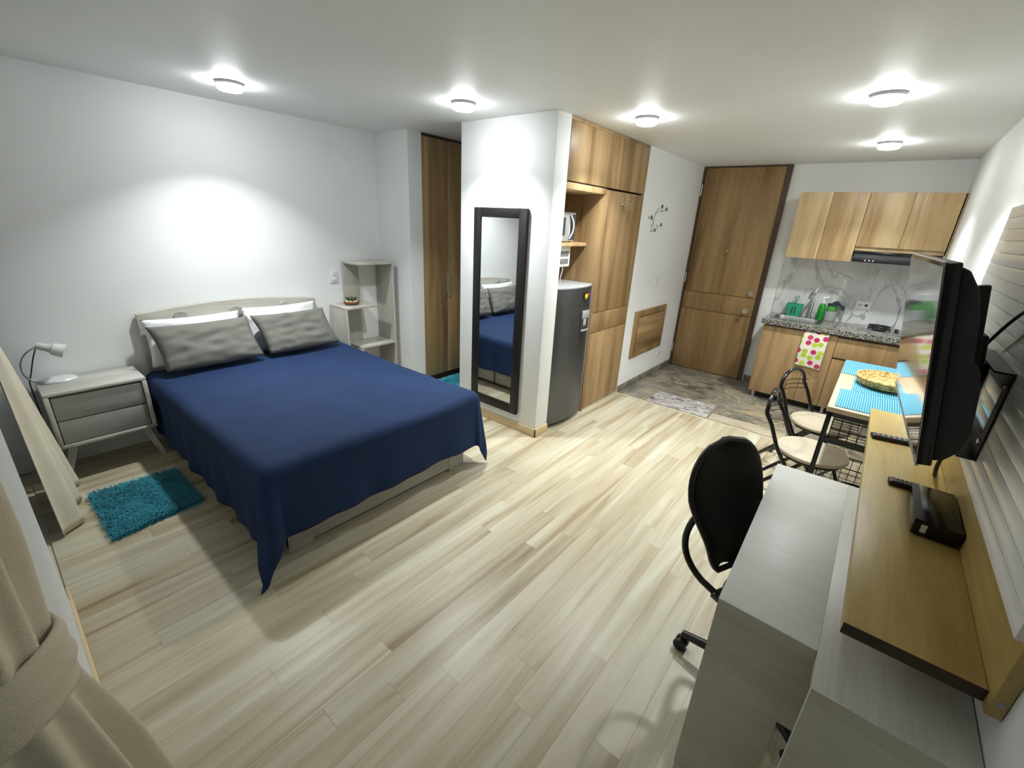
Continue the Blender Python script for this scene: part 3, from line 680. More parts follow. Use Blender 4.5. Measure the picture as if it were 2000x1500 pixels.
part(s2, 'plate', G().box(XP2+0.0005, XP2+0.008, 4.845, 4.92, 1.085, 1.20, 0.003), 'white_plastic')
part(s2, 'rocker', G().box(XP2+0.008, XP2+0.012, 4.865, 4.90, 1.115, 1.17, 0.002), 'white_gloss')
wp = thing('wall_panel', (XP2, 4.86, 0.35), 'framed oak access panel mounted low on the entry wall', 'panel')
py0, py1, pz0, pz1 = 4.455, 5.30, 0.352, 0.865
part(wp, 'frame', G().box(XP2+0.0005, XP2+0.022, py0, py0+0.075, pz0, pz1, 0.002).box(XP2+0.0005, XP2+0.022, py1-0.075, py1, pz0, pz1, 0.002).box(XP2+0.0005, XP2+0.022, py0+0.075, py1-0.075, pz1-0.065, pz1, 0.002).box(XP2+0.0005, XP2+0.022, py0+0.075, py1-0.075, pz0, pz0+0.065, 0.002), 'oak_shaded')
part(wp, 'panel_door', G().box(XP2+0.0005, XP2+0.03, py0+0.083, py1-0.083, pz0+0.073, pz1-0.073, 0.006), 'oak_x')
so = thing('wall_socket', (XP2, 5.31, 0.24), 'small white socket below the framed wooden panel', 'socket')
part(so, 'plate', G().box(XP2+0.0005, XP2+0.008, 5.26, 5.36, 0.21, 0.28, 0.003), 'white_plastic')
part(so, 'insert', G().box(XP2+0.008, XP2+0.010, 5.285, 5.335, 0.225, 0.265, 0.001), 'white_gloss')

# entry mats
single('door_mat', G().prism([(2.39, 4.285), (3.005, 4.285), (2.985, 4.69), (2.385, 4.655)], 'z', 0.0005, 0.008), 'doormat', 'grey printed door mat on the stone tiles in front of the entry door', 'mat')
single('floor_runner', G().prism([(3.02, 4.285), (3.66, 4.285), (3.66, 4.48), (3.02, 4.46)], 'z', 0.0005, 0.007), 'threshold_mat', 'pale wood-patterned runner along the tile edge beside the chairs', 'mat')

# ================================================================== KITCHEN
KY = L-0.55
up1 = thing('wall_cabinet', (3.41, L, 1.5), 'oak wall cabinet with two tall doors, left of the hood', 'cabinet', 'kitchen wall cabinets')
part(up1, 'body', G().box(3.132, 3.688, L-0.31, L-0.013, 1.497, 2.108), 'oak_lit')
for x0, x1 in ((3.131, 3.404), (3.407, 3.688)):
    part(up1, 'door', G().box(x0, x1, L-0.33, L-0.3105, 1.495, 2.11, 0.0012), 'oak_lit')
up2 = thing('wall_cabinet', (4.01, L, 1.62), 'oak wall cabinet with two shorter doors above the hood', 'cabinet', 'kitchen wall cabinets')
part(up2, 'body', G().box(3.692, 4.336, L-0.31, L-0.013, 1.60, 2.106), 'oak_lit')
for x0, x1 in ((3.692, 4.008), (4.011, 4.327)):
    part(up2, 'door', G().box(x0, x1, L-0.33, L-0.3105, 1.636, 2.108, 0.0012), 'oak_lit')
part(up2, 'filler', G().box(4.3275, 4.346, L-0.31, L-0.013, 1.50, 2.106), 'oak_lit')
hd_ = thing('range_hood', (4.0, L-0.2, 1.5), 'slim black range hood under the short wall cabinet', 'range hood')
part(hd_, 'body', G().box(3.70, 4.32, L-0.36, L-0.013, 1.53, 1.598, 0.003), 'black_gloss')
part(hd_, 'front_strip', G().box(3.70, 4.32, L-0.41, L-0.361, 1.50, 1.535, 0.004), 'black_plastic')
part(hd_, 'glass_visor', G().prism([(L-0.41, 1.537), (L-0.36, 1.565), (L-0.36, 1.57), (L-0.41, 1.542)], 'x', 3.705, 4.315), 'dark_grey')
for k in range(3): part(hd_, 'button', G().cyl((3.80+k*0.03, L-0.41, 1.518), (3.80+k*0.03, L-0.416, 1.518), 0.007, n=10), 'grey_plastic')

bc = thing('base_cabinet', (3.46, L-0.28, 0), 'brown oak sink cabinet under the granite counter', 'cabinet', 'kitchen base cabinets')
part(bc, 'body', G().box(3.137, 3.79, KY+0.02, L-0.013, 0.085, 0.70), 'oak_dark')
part(bc, 'side_panel', G().box(3.137, 3.155, KY+0.02, L-0.013, 0.7005, 0.803), 'oak')
for x0, x1 in ((3.136, 3.575), (3.578, 3.788)):
    part(bc, 'door', G().box(x0, x1, KY, KY+0.0195, 0.075, 0.803, 0.0012), 'oak')
for x in (3.19, 3.74):
    for y in (KY+0.045, L-0.08): part(bc, 'foot', G().cyl((x, y, 0), (x, y, 0.085), 0.018, n=14), 'steel')
bd = thing('base_cabinet', (4.07, L-0.28, 0), 'brown oak drawer cabinet under the hob', 'cabinet', 'kitchen base cabinets')
part(bd, 'body', G().box(3.793, 4.343, KY+0.02, L-0.013, 0.085, 0.80), 'oak_dark')
part(bd, 'drawer', G().box(3.792, 4.343, KY, KY+0.0195, 0.598, 0.793, 0.0012), 'oak')
part(bd, 'door', G().box(3.792, 4.343, KY, KY+0.0195, 0.075, 0.580, 0.0012), 'oak')
for x in (3.84, 4.29):
    for y in (KY+0.045, L-0.08): part(bd, 'foot', G().cyl((x, y, 0), (x, y, 0.085), 0.018, n=14), 'steel')
single('kitchen_plinth', G().box(3.225, 4.343, KY+0.075, KY+0.09, 0.001, 0.083), 'black_matte', 'black recessed kick board under the kitchen cabinets', 'plinth')
# counter with sink opening
CZ0, CZ1 = 0.822, 0.872; cy0, cy1 = KY-0.025, L-0.013
sx0, sx1, sy0, sy1 = 3.165, 3.60, 5.40, 5.72
ct = thing('kitchen_counter', (3.72, L-0.28, CZ0), 'speckled dark granite counter along the kitchen wall', 'counter')
part(ct, 'slab', G().box(3.107, sx0, cy0, cy1, CZ0, CZ1).box(sx1, 4.346, cy0, cy1, CZ0, CZ1).box(sx0, sx1, cy0, sy0, CZ0, CZ1).box(sx0, sx1, sy1, cy1, CZ0, CZ1), 'granite')
part(ct, 'under_strip', G().box(3.14, 4.346, cy0+0.02, cy0+0.04, 0.804, 0.8215), 'dark_edge')
sk = thing('sink', ((sx0+sx1)/2, (sy0+sy1)/2, 0.70), 'stainless steel sink set into the granite counter', 'sink')
def rrect(x0, x1, y0, y1, r, z, n=6):
    out = []
    for cx, cy, a0 in ((x1-r, y1-r, 0), (x0+r, y1-r, 90), (x0+r, y0+r, 180), (x1-r, y0+r, 270)):
        for i in range(n+1):
            a = math.radians(a0+90*i/n); out.append(Vector((cx+r*math.cos(a), cy+r*math.sin(a), z)))
    return out
g = G()
rings = [rrect(sx0-0.012, sx1+0.012, sy0-0.012, sy1+0.012, 0.07, CZ1+0.0005), rrect(sx0-0.012, sx1+0.012, sy0-0.012, sy1+0.012, 0.07, CZ1+0.004), rrect(sx0+0.012, sx1-0.012, sy0+0.012, sy1-0.012, 0.07, CZ1+0.004), rrect(sx0+0.022, sx1-0.022, sy0+0.022, sy1-0.022, 0.06, CZ1-0.02), rrect(sx0+0.04, sx1-0.04, sy0+0.04, sy1-0.04, 0.05, 0.73)]
R_ = [[g.bm.verts.new(p) for p in r] for r in rings]; g.skin(R_, cap=False); g.bm.faces.new(R_[-1])
part(sk, 'basin', g, 'sink_steel')
part(sk, 'drain', G().lathe(((sx0+sx1)/2, (sy0+sy1)/2, 0.7305), [(0.035, 0), (0.035, 0.003), (0.02, 0.004)], 18), 'chrome')
fc = thing('faucet', (3.46, 5.77, CZ1), 'upright chrome kitchen faucet behind the sink', 'faucet')
part(fc, 'body', G().cyl((3.462, 5.772, CZ1+0.0005), (3.462, 5.772, CZ1+0.02), 0.028).cyl((3.462, 5.772, CZ1+0.02), (3.462, 5.772, 1.15), 0.018, 0.016), 'chrome')
part(fc, 'spout', G().tube(bez((3.462, 5.772, 1.10), (3.462, 5.75, 1.17), (3.45, 5.67, 1.18), (3.435, 5.61, 1.10), 14), 0.011, 10), 'chrome')
part(fc, 'lever', G().tube([(3.462, 5.772, 1.15), (3.464, 5.775, 1.165), (3.48, 5.78, 1.205)], [0.016, 0.014, 0.006], 10), 'chrome')
# green caddy
gc = thing('sink_caddy', (3.31, 5.775, CZ1), 'teal green plastic caddy standing behind the sink', 'caddy')
g = G(); a_, b_ = 0.062, 0.078
R_ = [[g.bm.verts.new(p) for p in r] for r in (rrect(3.31-a_, 3.31+a_, 5.745, 5.825, 0.012, CZ1+0.0008), rrect(3.31-b_, 3.31+b_, 5.738, 5.832, 0.014, 1.005), rrect(3.31-b_+0.006, 3.31+b_-0.006, 5.744, 5.826, 0.012, 1.005), rrect(3.31-a_+0.006, 3.31+a_-0.006, 5.751, 5.819, 0.01, CZ1+0.006))]
g.skin(R_, cap=True); part(gc, 'cup', g, 'green')
part(gc, 'handle', G().tube([(3.31, 5.79, CZ1+0.007), (3.31, 5.79, 1.06)], 0.006, 8).tube([(3.31+0.018*math.cos(a*0.5236), 5.79, 1.07+0.018*math.sin(a*0.5236)) for a in range(12)], 0.004, 6, closed=True), 'green')
for x in (3.296, 3.324): part(gc, 'slot', G().box(x-0.004, x+0.004, 5.7335, 5.741, 0.90, 0.975), 'dark_grey')
sb = thing('soap_bottle', (3.56, 5.755, CZ1), 'green liquid soap pump bottle beside the faucet', 'bottle')
part(sb, 'bottle', G().lathe((3.56, 5.755, CZ1+0.0008), [(0.030, 0), (0.034, 0.006), (0.034, 0.14), (0.024, 0.165), (0.013, 0.175)], 20), 'soap')
part(sb, 'pump', G().cyl((3.56, 5.755, 1.048), (3.56, 5.755, 1.072), 0.014).cyl((3.56, 5.755, 1.072), (3.56, 5.755, 1.10), 0.005, n=8).tube([(3.55, 5.755, 1.105), (3.57, 5.755, 1.108), (3.60, 5.75, 1.116)], [0.009, 0.009, 0.006], 8), 'white_plastic')
sp = thing('sponge_holder', (3.655, 5.79, CZ1), 'green sponge holder with dark cloth against the marble', 'holder')
g = G(); g.lathe((3.645, 5.785, CZ1+0.0008), [(0.05, 0), (0.056, 0.01), (0.052, 0.10), (0.046, 0.10), (0.046, 0.012)], 20, 1.0, 0.7); part(sp, 'cup', g, 'grey_plastic')
part(sp, 'sponge', G().box(3.61, 3.675, 5.76, 5.81, 0.96, 1.045, 0.01), 'sponge')
g = G(); g.grid(16, 12, lambda a, b: Vector((3.60+0.15*a, 5.745+0.085*b, 1.05+0.03*math.sin(a*3.0)-0.05*abs(b-0.5)-0.05*max(0, a-0.5)+0.008*math.sin(a*11+b*5))))
oc_ = part(sp, 'cloth', g, 'navy_cloth', angle=180); m_ = oc_.modifiers.new('thick', 'SOLIDIFY'); m_.thickness = 0.006
# hob
hob = thing('hob', (4.1, 5.62, CZ1), 'steel hob with black pan support on the granite counter', 'hob')
part(hob, 'tray', G().box(3.915, 4.25, 5.44, 5.80, CZ1+0.0006, CZ1+0.012, 0.004), 'steel')
for y in (5.54, 5.70):
    part(hob, 'burner', G().lathe((4.07, y, CZ1+0.012), [(0.055, 0), (0.055, 0.008), (0.03, 0.014)], 20), 'black_plastic')
    part(hob, 'pan_support', G().tube([(4.07+0.085*math.cos(a*0.5236), y+0.07*math.sin(a*0.5236), CZ1+0.034) for a in range(12)], 0.005, 6, closed=True).box(3.985, 4.155, y-0.004, y+0.004, CZ1+0.03, CZ1+0.038).box(4.066, 4.074, y-0.07, y+0.07, CZ1+0.03, CZ1+0.038).box(3.983, 3.991, y-0.004, y+0.004, CZ1+0.012, CZ1+0.03).box(4.149, 4.157, y-0.004, y+0.004, CZ1+0.012, CZ1+0.03), 'black_matte')
for y in (5.56, 5.66): part(hob, 'knob', G().cyl((4.205, y, CZ1+0.012), (4.205, y, CZ1+0.03), 0.016, 0.014), 'black_plastic')
ks = thing('wall_socket', (3.89, L, 1.04), 'white double socket on the marble splashback', 'socket')
part(ks, 'plate', G().box(3.825, 3.955, L-0.021, L-0.0125, 1.03, 1.11, 0.003), 'white_plastic')
for x in (3.865, 3.915): part(ks, 'socket_insert', G().cyl((x, L-0.021, 1.07), (x, L-0.0225, 1.07), 0.014 if x > 3.89 else 0.011, n=14), 'dark_grey' if x > 3.89 else 'grey_plastic')
# towel
def towel():
    g = G(); x0, x1 = 3.505, 3.718
    path = [(KY+0.004, 0.812), (KY-0.010, 0.812), (KY-0.0165, 0.800)] + [(KY-0.017-0.006*math.sin(i/10*3.1), 0.80-0.345*i/10) for i in range(1, 11)]
    def f(a, b):
        k = b*(len(path)-1); i = min(int(k), len(path)-2); t = k-i
        y = path[i][0]*(1-t)+path[i+1][0]*t; z = path[i][1]*(1-t)+path[i+1][1]*t
        dn = max(0, 0.80-z)
        return Vector((x0+(x1-x0)*a - 0.02*dn*(1-a), y-0.006*(1+math.sin(a*9))*min(1, dn*6), z+0.02*dn*(1-2*a)))
    g.grid(28, 40, f)
    o = single('dish_towel', g, 'towel', 'white kitchen towel printed with pink and lime fruit hanging over the cabinet', 'towel', angle=180)
    md = o.modifiers.new('thick', 'SOLIDIFY'); md.thickness = 0.003
towel()

# ================================================================== DINING TABLE AND CHAIRS
TX0, TX1, TY0, TY1, TZ = 3.915, 4.335, 2.846, 4.10, 0.85
tb = thing('dining_table', ((TX0+TX1)/2, (TY0+TY1)/2, 0), 'narrow pale-topped table on black metal frame with wire baskets', 'table')
part(tb, 'table_top', G().box(TX0, TX1, TY0, TY1, TZ-0.028, TZ, 0.004), 'table_top')
q = 0.012
for x in (TX0+0.02, TX1-0.02):
    for y in (TY0+0.025, TY1-0.025): part(tb, 'leg', G().box(x-q, x+q, y-q, y+q, 0, TZ-0.0285, 0.002), 'black_gloss')
for y in (TY0+0.025, TY1-0.025):
    part(tb, 'apron', G().box(TX0+0.033, TX1-0.033, y-q, y+q, TZ-0.055, TZ-0.0285), 'black_gloss')
    for z in (0.66, 0.20): part(tb, 'crossbar', G().box(TX0+0.033, TX1-0.033, y-q, y+q, z-0.012, z+0.012), 'black_gloss')
for x in (TX0+0.02, TX1-0.02):
    part(tb, 'apron', G().box(x-q, x+q, TY0+0.038, TY1-0.038, TZ-0.055, TZ-0.0285), 'black_gloss')
    part(tb, 'side_bar', G().box(x-q, x+q, TY0+0.038, TY1-0.038, 0.12, 0.14), 'black_gloss')
def basket(z, dep, y0, y1):
    g = G(); x0, x1 = TX0+0.045, TX1-0.04; w = 0.0022
    for k in range(9):
        x = x0+(x1-x0)*k/8; g.tube([(x, y0, z+dep), (x, y0, z), (x, y1, z), (x, y1, z+dep)], w, 5)
    for k in range(13):
        y = y0+(y1-y0)*k/12; g.tube([(x0, y, z+dep), (x0, y, z), (x1, y, z), (x1, y, z+dep)], w, 5)
    for zz in (z+dep, z+dep*0.5): g.tube([(x0, y0, zz), (x1, y0, zz), (x1, y1, zz), (x0, y1, zz)], 0.004, 6, closed=True)
    part(tb, 'wire_basket', g, 'black_gloss')
basket(0.665, 0.11, TY0+0.045, TY0+0.60); basket(0.205, 0.15, TY0+0.045, TY0+0.60)
single('white_box', G().box(4.09, 4.24, 3.02, 3.22, 0.6685, 0.725, 0.006), 'white_plastic', 'small white box lying in the upper wire basket under the table', 'box')
single('frying_pan', G().lathe((4.17, 3.20, 0.2085), [(0.08, 0), (0.105, 0.02), (0.11, 0.045), (0.104, 0.045), (0.076, 0.006)], 24).tube([(4.10, 3.13, 0.245), (4.04, 3.03, 0.28), (4.02, 3.0, 0.285)], 0.008, 8), 'black_matte', 'dark pan lying in the lower wire basket under the table', 'pan')
# placemats
for (x0, x1, y0, y1, lab) in ((3.945, 4.325, 2.88, 3.262, 'blue ribbed placemat on the table edge nearest the television shelf'), (3.995, 4.33, 3.268, 3.655, 'blue ribbed placemat under the straw basket'), (3.918, 4.325, 3.662, 4.095, 'blue ribbed placemat at the kitchen end of the table')):
    single('placemat', G().box(x0, x1, y0, y1, TZ+0.0005, TZ+0.004, 0.001), 'mat_blue', lab, 'placemat', 'blue placemats')
bk = thing('straw_basket', (4.14, 3.5, TZ+0.004), 'woven straw bread basket on the blue placemat', 'basket')
bx_, by_, bz_ = 4.145, 3.50, TZ+0.0045
part(bk, 'bowl', G().lathe((bx_, by_, bz_), [(0.10, 0), (0.13, 0.02), (0.15, 0.055), (0.143, 0.055), (0.124, 0.024), (0.09, 0.008)], 36, 1.0, 1.15), 'straw')
for z, r in ((0.055, 0.147), (0.038, 0.142), (0.022, 0.133)):
    part(bk, 'straw_coil', G().tube([(bx_+r*math.cos(a*math.pi/18), by_+1.15*r*math.sin(a*math.pi/18), bz_+z) for a in range(36)], 0.006, 6, closed=True), 'straw')

def make_chair():
    t = thing('dining_chair', (0,0,0), None, 'chair', 'black tube dining chairs', local=True)
    part(t, 'seat', G().lathe((0,0,0), [(0.175, 0.432), (0.19, 0.436), (0.195, 0.446), (0.192, 0.456), (0.18, 0.459)], 36, 1.0, 1.0), 'seat')
    part(t, 'seat_ring', G().tube([(0.165*math.cos(a*math.pi/12), 0.165*math.sin(a*math.pi/12), 0.42) for a in range(24)], 0.010, 8, closed=True), 'black_gloss')
    # back tube: front foot, up past the seat, over the arch, down again
    side = [(0.14, 0.165, 0.0), (0.06, 0.165, 0.17), (-0.09, 0.162, 0.36), (-0.165, 0.158, 0.47), (-0.225, 0.150, 0.60)]
    arch = [(-0.265-0.012*math.sin(a), 0.148*math.cos(a), 0.66+0.115*math.sin(a)) for a in [math.pi*i/14 for i in range(15)]]
    pts = side + arch + [(x, -y, z) for x, y, z in reversed(side)]
    part(t, 'back_tube', G().tube(pts, 0.0125, 10), 'black_gloss')
    for s in (-1, 1):
        part(t, 'rear_leg', G().tube([(-0.36, 0.145*s, 0.012), (-0.20, 0.145*s, 0.20), (-0.02, 0.142*s, 0.405)], 0.0115, 10), 'black_gloss')
        part(t, 'pivot', G().cyl((-0.07, 0.130*s, 0.335), (-0.07, 0.178*s, 0.335), 0.012), 'chrome')
    part(t, 'rear_stretcher', G().cyl((-0.30, -0.145, 0.08), (-0.30, 0.145, 0.08), 0.009, n=8), 'black_gloss')
    part(t, 'front_stretcher', G().cyl((0.10, -0.165, 0.085), (0.10, 0.165, 0.085), 0.009, n=8), 'black_gloss')
    for k in range(3):
        z = 0.615+0.035*k; w_ = 0.148
        part(t, 'back_wire', G().tube([(-0.235-0.02*(z-0.6)-0.055*math.sin(math.pi*i/10), w_*(1-2*i/10), z) for i in range(11)], 0.003, 6), 'black_gloss')
    for x, y in ((0.14, 0.165), (0.14, -0.165), (-0.36, 0.145), (-0.36, -0.145)):
        part(t, 'rubber_foot', G().cyl((x, y, 0.0), (x, y, 0.02), 0.0155, 0.014, 12), 'black_plastic')
    return t
c1 = make_chair(); c1.location = (3.905, 3.15, 0); c1.rotation_euler = (0, 0, math.radians(-3)); c1['label'] = 'black tube dining chair with pale round seat, nearer to the white desk'
c2 = copy_tree(c1); c2.location = (3.90, 3.72, 0); c2.rotation_euler = (0, 0, math.radians(-22)); c2['label'] = 'black tube dining chair with pale round seat, nearer to the kitchen cabinets'

# ================================================================== DESK, SHELF, TV
DZ = 0.782
dk = thing('desk', (4.0, 1.6, 0), 'white-topped desk with grey ash end panel beside the office chair', 'desk')
part(dk, 'desk_top', G().prism([(3.8465, 1.1402), (4.0725, 1.1345), (4.0725, 2.10), (3.824, 2.085)], 'z', DZ-0.003, DZ, 0.0005), 'desk_top')
part(dk, 'top_core', G().prism([(3.847, 1.1615), (4.0695, 1.1615), (4.0695, 2.099), (3.8255, 2.084)], 'z', DZ-0.025, DZ-0.0031), 'desk_top')
g = G(); g.prism([(3.847, 0.10), (3.99, 0.10), (4.05, 0.10), (4.05, 0.50), (4.125, 0.50), (4.125, DZ-0.0265), (4.072, DZ-0.0265), (4.072, DZ-0.0031), (3.847, DZ-0.0031)], 'y', 1.140, 1.161); 
part(dk, 'end_panel', g, 'desk_side')
part(dk, 'end_foot', G().box(3.85, 4.06, 1.139, 1.158, 0.0, 0.0995), 'desk_cab')
part(dk, 'end_panel', G().box(3.835, 4.066, 2.05, 2.072, 0.0, DZ-0.0255), 'desk_side')
cb = thing('desk_cabinet', (4.21, 1.55, 0), 'grey ash cabinet against the wall joined behind the white desk', 'cabinet')
part(cb, 'cabinet_top', G().box(4.0728, 4.346, 1.0165, 2.10, DZ-0.003, DZ, 0.0005), 'desk_cab')
part(cb, 'top_core', G().box(4.073, 4.345, 1.041, 2.099, DZ-0.025, DZ-0.0031), 'desk_cab')
part(cb, 'front_edge', G().box(4.0725, 4.0745, 1.017, 1.03, 0.0, DZ-0.0031), 'desk_top')
part(cb, 'end_panel', G().box(4.0746, 4.344, 1.017, 1.04, 0.0, DZ-0.0031), 'desk_side')
part(cb, 'end_panel', G().box(4.075, 4.344, 2.075, 2.097, 0.0, DZ-0.0255), 'desk_side')
part(cb, 'back_rail', G().box(4.33, 4.346, 1.041, 2.074, 0.55, DZ-0.0255), 'desk_side')

SZ = 0.90
tp = thing('tv_wall_unit', (4.32, 1.95, 0.87), 'oak floating shelf with white boarded television panel above', 'wall unit')
part(tp, 'back_board', G().box(4.324, 4.3475, 1.10, 2.845, 0.865, 1.886, 0.001), 'shelf_oak')
part(tp, 'shelf', G().box(4.093, 4.3235, 1.125, 2.832, SZ-0.03, SZ, 0.0012), 'shelf_oak')
part(tp, 'shelf_end', G().box(4.0935, 4.323, 1.1235, 1.1248, SZ-0.0295, SZ-0.0005), 'dark_edge')
part(tp, 'screw_cap', G().cyl((4.336, 1.0985, 0.90), (4.336, 1.0999, 0.90), 0.006, n=12), 'grey_plastic')
npk = 18; pz0, pz1 = 1.085, 1.848; ph_ = (pz1-pz0)/npk
for k in range(npk):
    part(tp, 'plank', G().box(4.286, 4.308, 1.036, 2.765, pz0+k*ph_+0.0006, pz0+(k+1)*ph_-0.0006, 0.0014), 'panel_white')
for y in (1.2, 1.9, 2.6): part(tp, 'batten', G().box(4.3082, 4.3238, y, y+0.05, 1.09, 1.84), 'dark_edge')

stb = thing('set_top_box', (4.26, 1.77, SZ), 'black set-top box lying on the oak shelf under the television', 'set-top box')
part(stb, 'case', G().box(4.214, 4.32, 1.64, 1.905, SZ+0.006, SZ+0.052, 0.003), 'black_gloss')
part(stb, 'front_strip', G().box(4.213, 4.232, 1.645, 1.90, SZ+0.0522, SZ+0.0535), 'dark_grey')
part(stb, 'sticker', G().box(4.232, 4.245, 1.6385, 1.6399, SZ+0.018, SZ+0.042), 'white_plastic')
for k in range(6): part(stb, 'vent', G().box(4.25+k*0.011, 4.256+k*0.011, 1.90, 1.9055, SZ+0.02, SZ+0.045), 'grey_plastic')
for y in (1.66, 1.885): part(stb, 'foot', G().box(4.22, 4.31, y-0.008, y+0.008, SZ+0.0005, SZ+0.006), 'black_plastic')
def remote(label, c, ang, ln, wdt, seed):
    t = thing('remote_control', (c[0], c[1], SZ), label, 'remote', 'remote controls', local=True, rz=ang)
    body = part(t, 'body', G().box(-ln/2, ln/2, -wdt/2, wdt/2, 0.001, 0.018, 0.006, 3), 'black_plastic')
    for i in range(6):
        for j in range(3):
            part(t, 'button', G().box(-ln*0.36+i*ln*0.12-0.004, -ln*0.36+i*ln*0.12+0.004, (j-1)*wdt*0.27-0.004, (j-1)*wdt*0.27+0.004, 0.018, 0.0205, 0.001), 'red' if (i == 0 and j == 0) else ('grey_plastic' if seed else 'dark_grey'))
    return t
remote('black remote with grey buttons lying on the shelf in front of the television', (4.175, 2.41, 0), math.radians(12), 0.15, 0.042, 1)
remote('black remote lying next to the set-top box', (4.212, 1.965, 0), math.radians(3), 0.10, 0.04, 0)

# television on its arm
TC = Vector((4.079, 1.825, 1.428)); yaw, tilt = math.radians(2.53), math.radians(10.1); TW, TH = 0.82, 0.4715
nrm = Vector((-math.cos(yaw)*math.cos(tilt), -math.sin(yaw)*math.cos(tilt), -math.sin(tilt)))
rgt = Vector((-math.sin(yaw), math.cos(yaw), 0)); upv = rgt.cross(nrm)
if upv.z < 0: upv = -upv
bk_ = -nrm
TM = Matrix(((bk_.x, rgt.x, upv.x, TC.x), (bk_.y, rgt.y, upv.y, TC.y), (bk_.z, rgt.z, upv.z, TC.z), (0,0,0,1)))   # local x = into the set, y = width, z = up
tv = thing('television', (TC.x, TC.y, TC.z-0.24), 'black flat-screen television on an arm, seen from its side', 'television')
part(tv, 'bezel', G().box(0.0012, 0.03, -TW/2, TW/2, -TH/2, TH/2, 0.004).xform(TM), 'black_gloss')
part(tv, 'screen', G().box(0.0, 0.0011, -TW/2+0.008, TW/2-0.008, -TH/2+0.014, TH/2-0.008).xform(TM), 'screen')
part(tv, 'silver_edge', G().box(-0.0005, 0.006, -TW/2, TW/2, TH/2+0.0002, TH/2+0.003).box(-0.0005, 0.006, -TW/2, TW/2, -TH/2-0.003, -TH/2-0.0002).xform(TM), 'steel')
prof = [(0.0302, -TH/2+0.01), (0.0302, TH/2-0.01), (0.045, TH/2-0.02), (0.062, TH/2-0.06), (0.07, TH/2-0.12), (0.072, 0.02), (0.085, 0.0), (0.09, -0.05), (0.088, -TH/2+0.09), (0.075, -TH/2+0.04), (0.05, -TH/2+0.015)]
g = G(); g.prism(prof, 'y', -TW/2+0.012, TW/2-0.012, 0.004); g.xform(TM); part(tv, 'back_shell', g, 'black_plastic')
mt = thing('tv_mount', (4.27, 1.86, 1.2), 'black articulated television wall mount with slotted plate', 'mount')
part(mt, 'wall_plate', G().box(4.281, 4.2855, 1.69, 1.735, 1.15, 1.40).box(4.281, 4.2855, 1.985, 2.03, 1.15, 1.40).box(4.281, 4.2855, 1.735, 1.985, 1.345, 1.40).box(4.281, 4.2855, 1.735, 1.985, 1.15, 1.215), 'black_matte')
part(mt, 'plate_lip', G().box(4.245, 4.2805, 1.69, 2.03, 1.395, 1.40), 'black_matte')
part(mt, 'plate_lip', G().box(4.245, 4.2805, 1.69, 2.03, 1.15, 1.155), 'black_matte')
for z in (1.20, 1.36): part(mt, 'bolt', G().cyl((4.2805, 1.71, z), (4.275, 1.71, z), 0.008, n=10), 'chrome')
part(mt, 'pivot_post', G().cyl((4.25, 1.86, 1.17), (4.25, 1.86, 1.385), 0.014), 'black_matte')
part(mt, 'arm', G().box(4.185, 4.262, 1.845, 1.875, 1.25, 1.31, 0.004), 'black_matte')
part(mt, 'tilt_head', G().box(0.118, 0.150, -0.05, 0.09, -0.16, 0.02, 0.006).xform(TM), 'black_matte')
for y in (-0.16, 0.16):
    part(mt, 'bracket', G().box(0.0905, 0.117, y-0.014, y+0.014, -0.20, 0.165, 0.004).xform(TM), 'black_matte')
part(mt, 'cross_plate', G().box(0.0908, 0.1165, -0.145, 0.145, -0.13, -0.01, 0.002).xform(TM), 'black_matte')
single('tv_cable', G().tube(bez((4.24, 1.95, 1.40), (4.262, 1.93, 1.46), (4.272, 1.88, 1.545), (4.276, 1.62, 1.60), 18)+bez((4.278, 1.5, 1.62), (4.278, 1.3, 1.66), (4.278, 1.15, 1.7), (4.279, 1.06, 1.84), 10), 0.0045, 8), 'cord', 'black cable arching from the television mount across the white panel', 'cable')
single('power_cord', G().tube(bez((4.272, 1.99, 1.149), (4.275, 1.98, 1.10), (4.277, 2.01, 1.06), (4.276, 2.04, 1.0), 14)+bez((4.277, 2.05, 0.98), (4.28, 2.06, 0.94), (4.29, 2.09, 0.91), (4.30, 2.16, 0.907), 10), 0.006, 8), 'cord', 'black power cord dropping from the television mount to the shelf', 'cable')
single('thin_wire', G().tube([(4.284, 1.92, 1.415), (4.2835, 1.70, 1.53), (4.2835, 1.45, 1.66), (4.2835, 1.2, 1.80)], 0.0012, 6), 'cord', 'thin grey wire running diagonally over the white television panel', 'cable')

# ------------------------------------------------------------------ office chair
oc2 = thing('office_chair', (3.955, 1.63, 0), 'black swivel office chair with rounded backrest tucked under the desk', 'chair', local=True, rz=math.radians(-25))
# local: faces +x
part(oc2, 'seat', G().lathe((0.035,0,0), [(0.13, 0.415), (0.178, 0.42), (0.188, 0.44), (0.184, 0.462), (0.15, 0.472)], 32, 1.0, 1.02), 'chair_fabric')
def back_curve(v):     # v 0..1 from bottom to top -> (x, z)
    z = 0.455+0.505*v
    x = -0.215 - 0.125*v + 0.035*math.exp(-((v-0.3)/0.2)**2)
    return x, z
def halfw(v): return 0.178*(max(0.0, 1-abs((v-0.62)/(0.38 if v > 0.62 else 0.66))**2.3))**0.5*(0.62+0.38*min(1, v/0.6)) + 0.012
g = G()
def bsurf(off):
    def f(a, b):
        u = 2*a-1; x, z = back_curve(b); w = halfw(b)
        th = 0.018*(1-u**4)*(min(1, b*8)*min(1, (1-b)*8))**0.5
        return Vector((x + 0.03*u*u + (th if off > 0 else -th*0.5), u*w, z))
    return f
g.grid(24, 32, bsurf(1)); g.grid(24, 32, bsurf(-1)); bmesh.ops.remove_doubles(g.bm, verts=g.bm.verts[:], dist=0.0005)
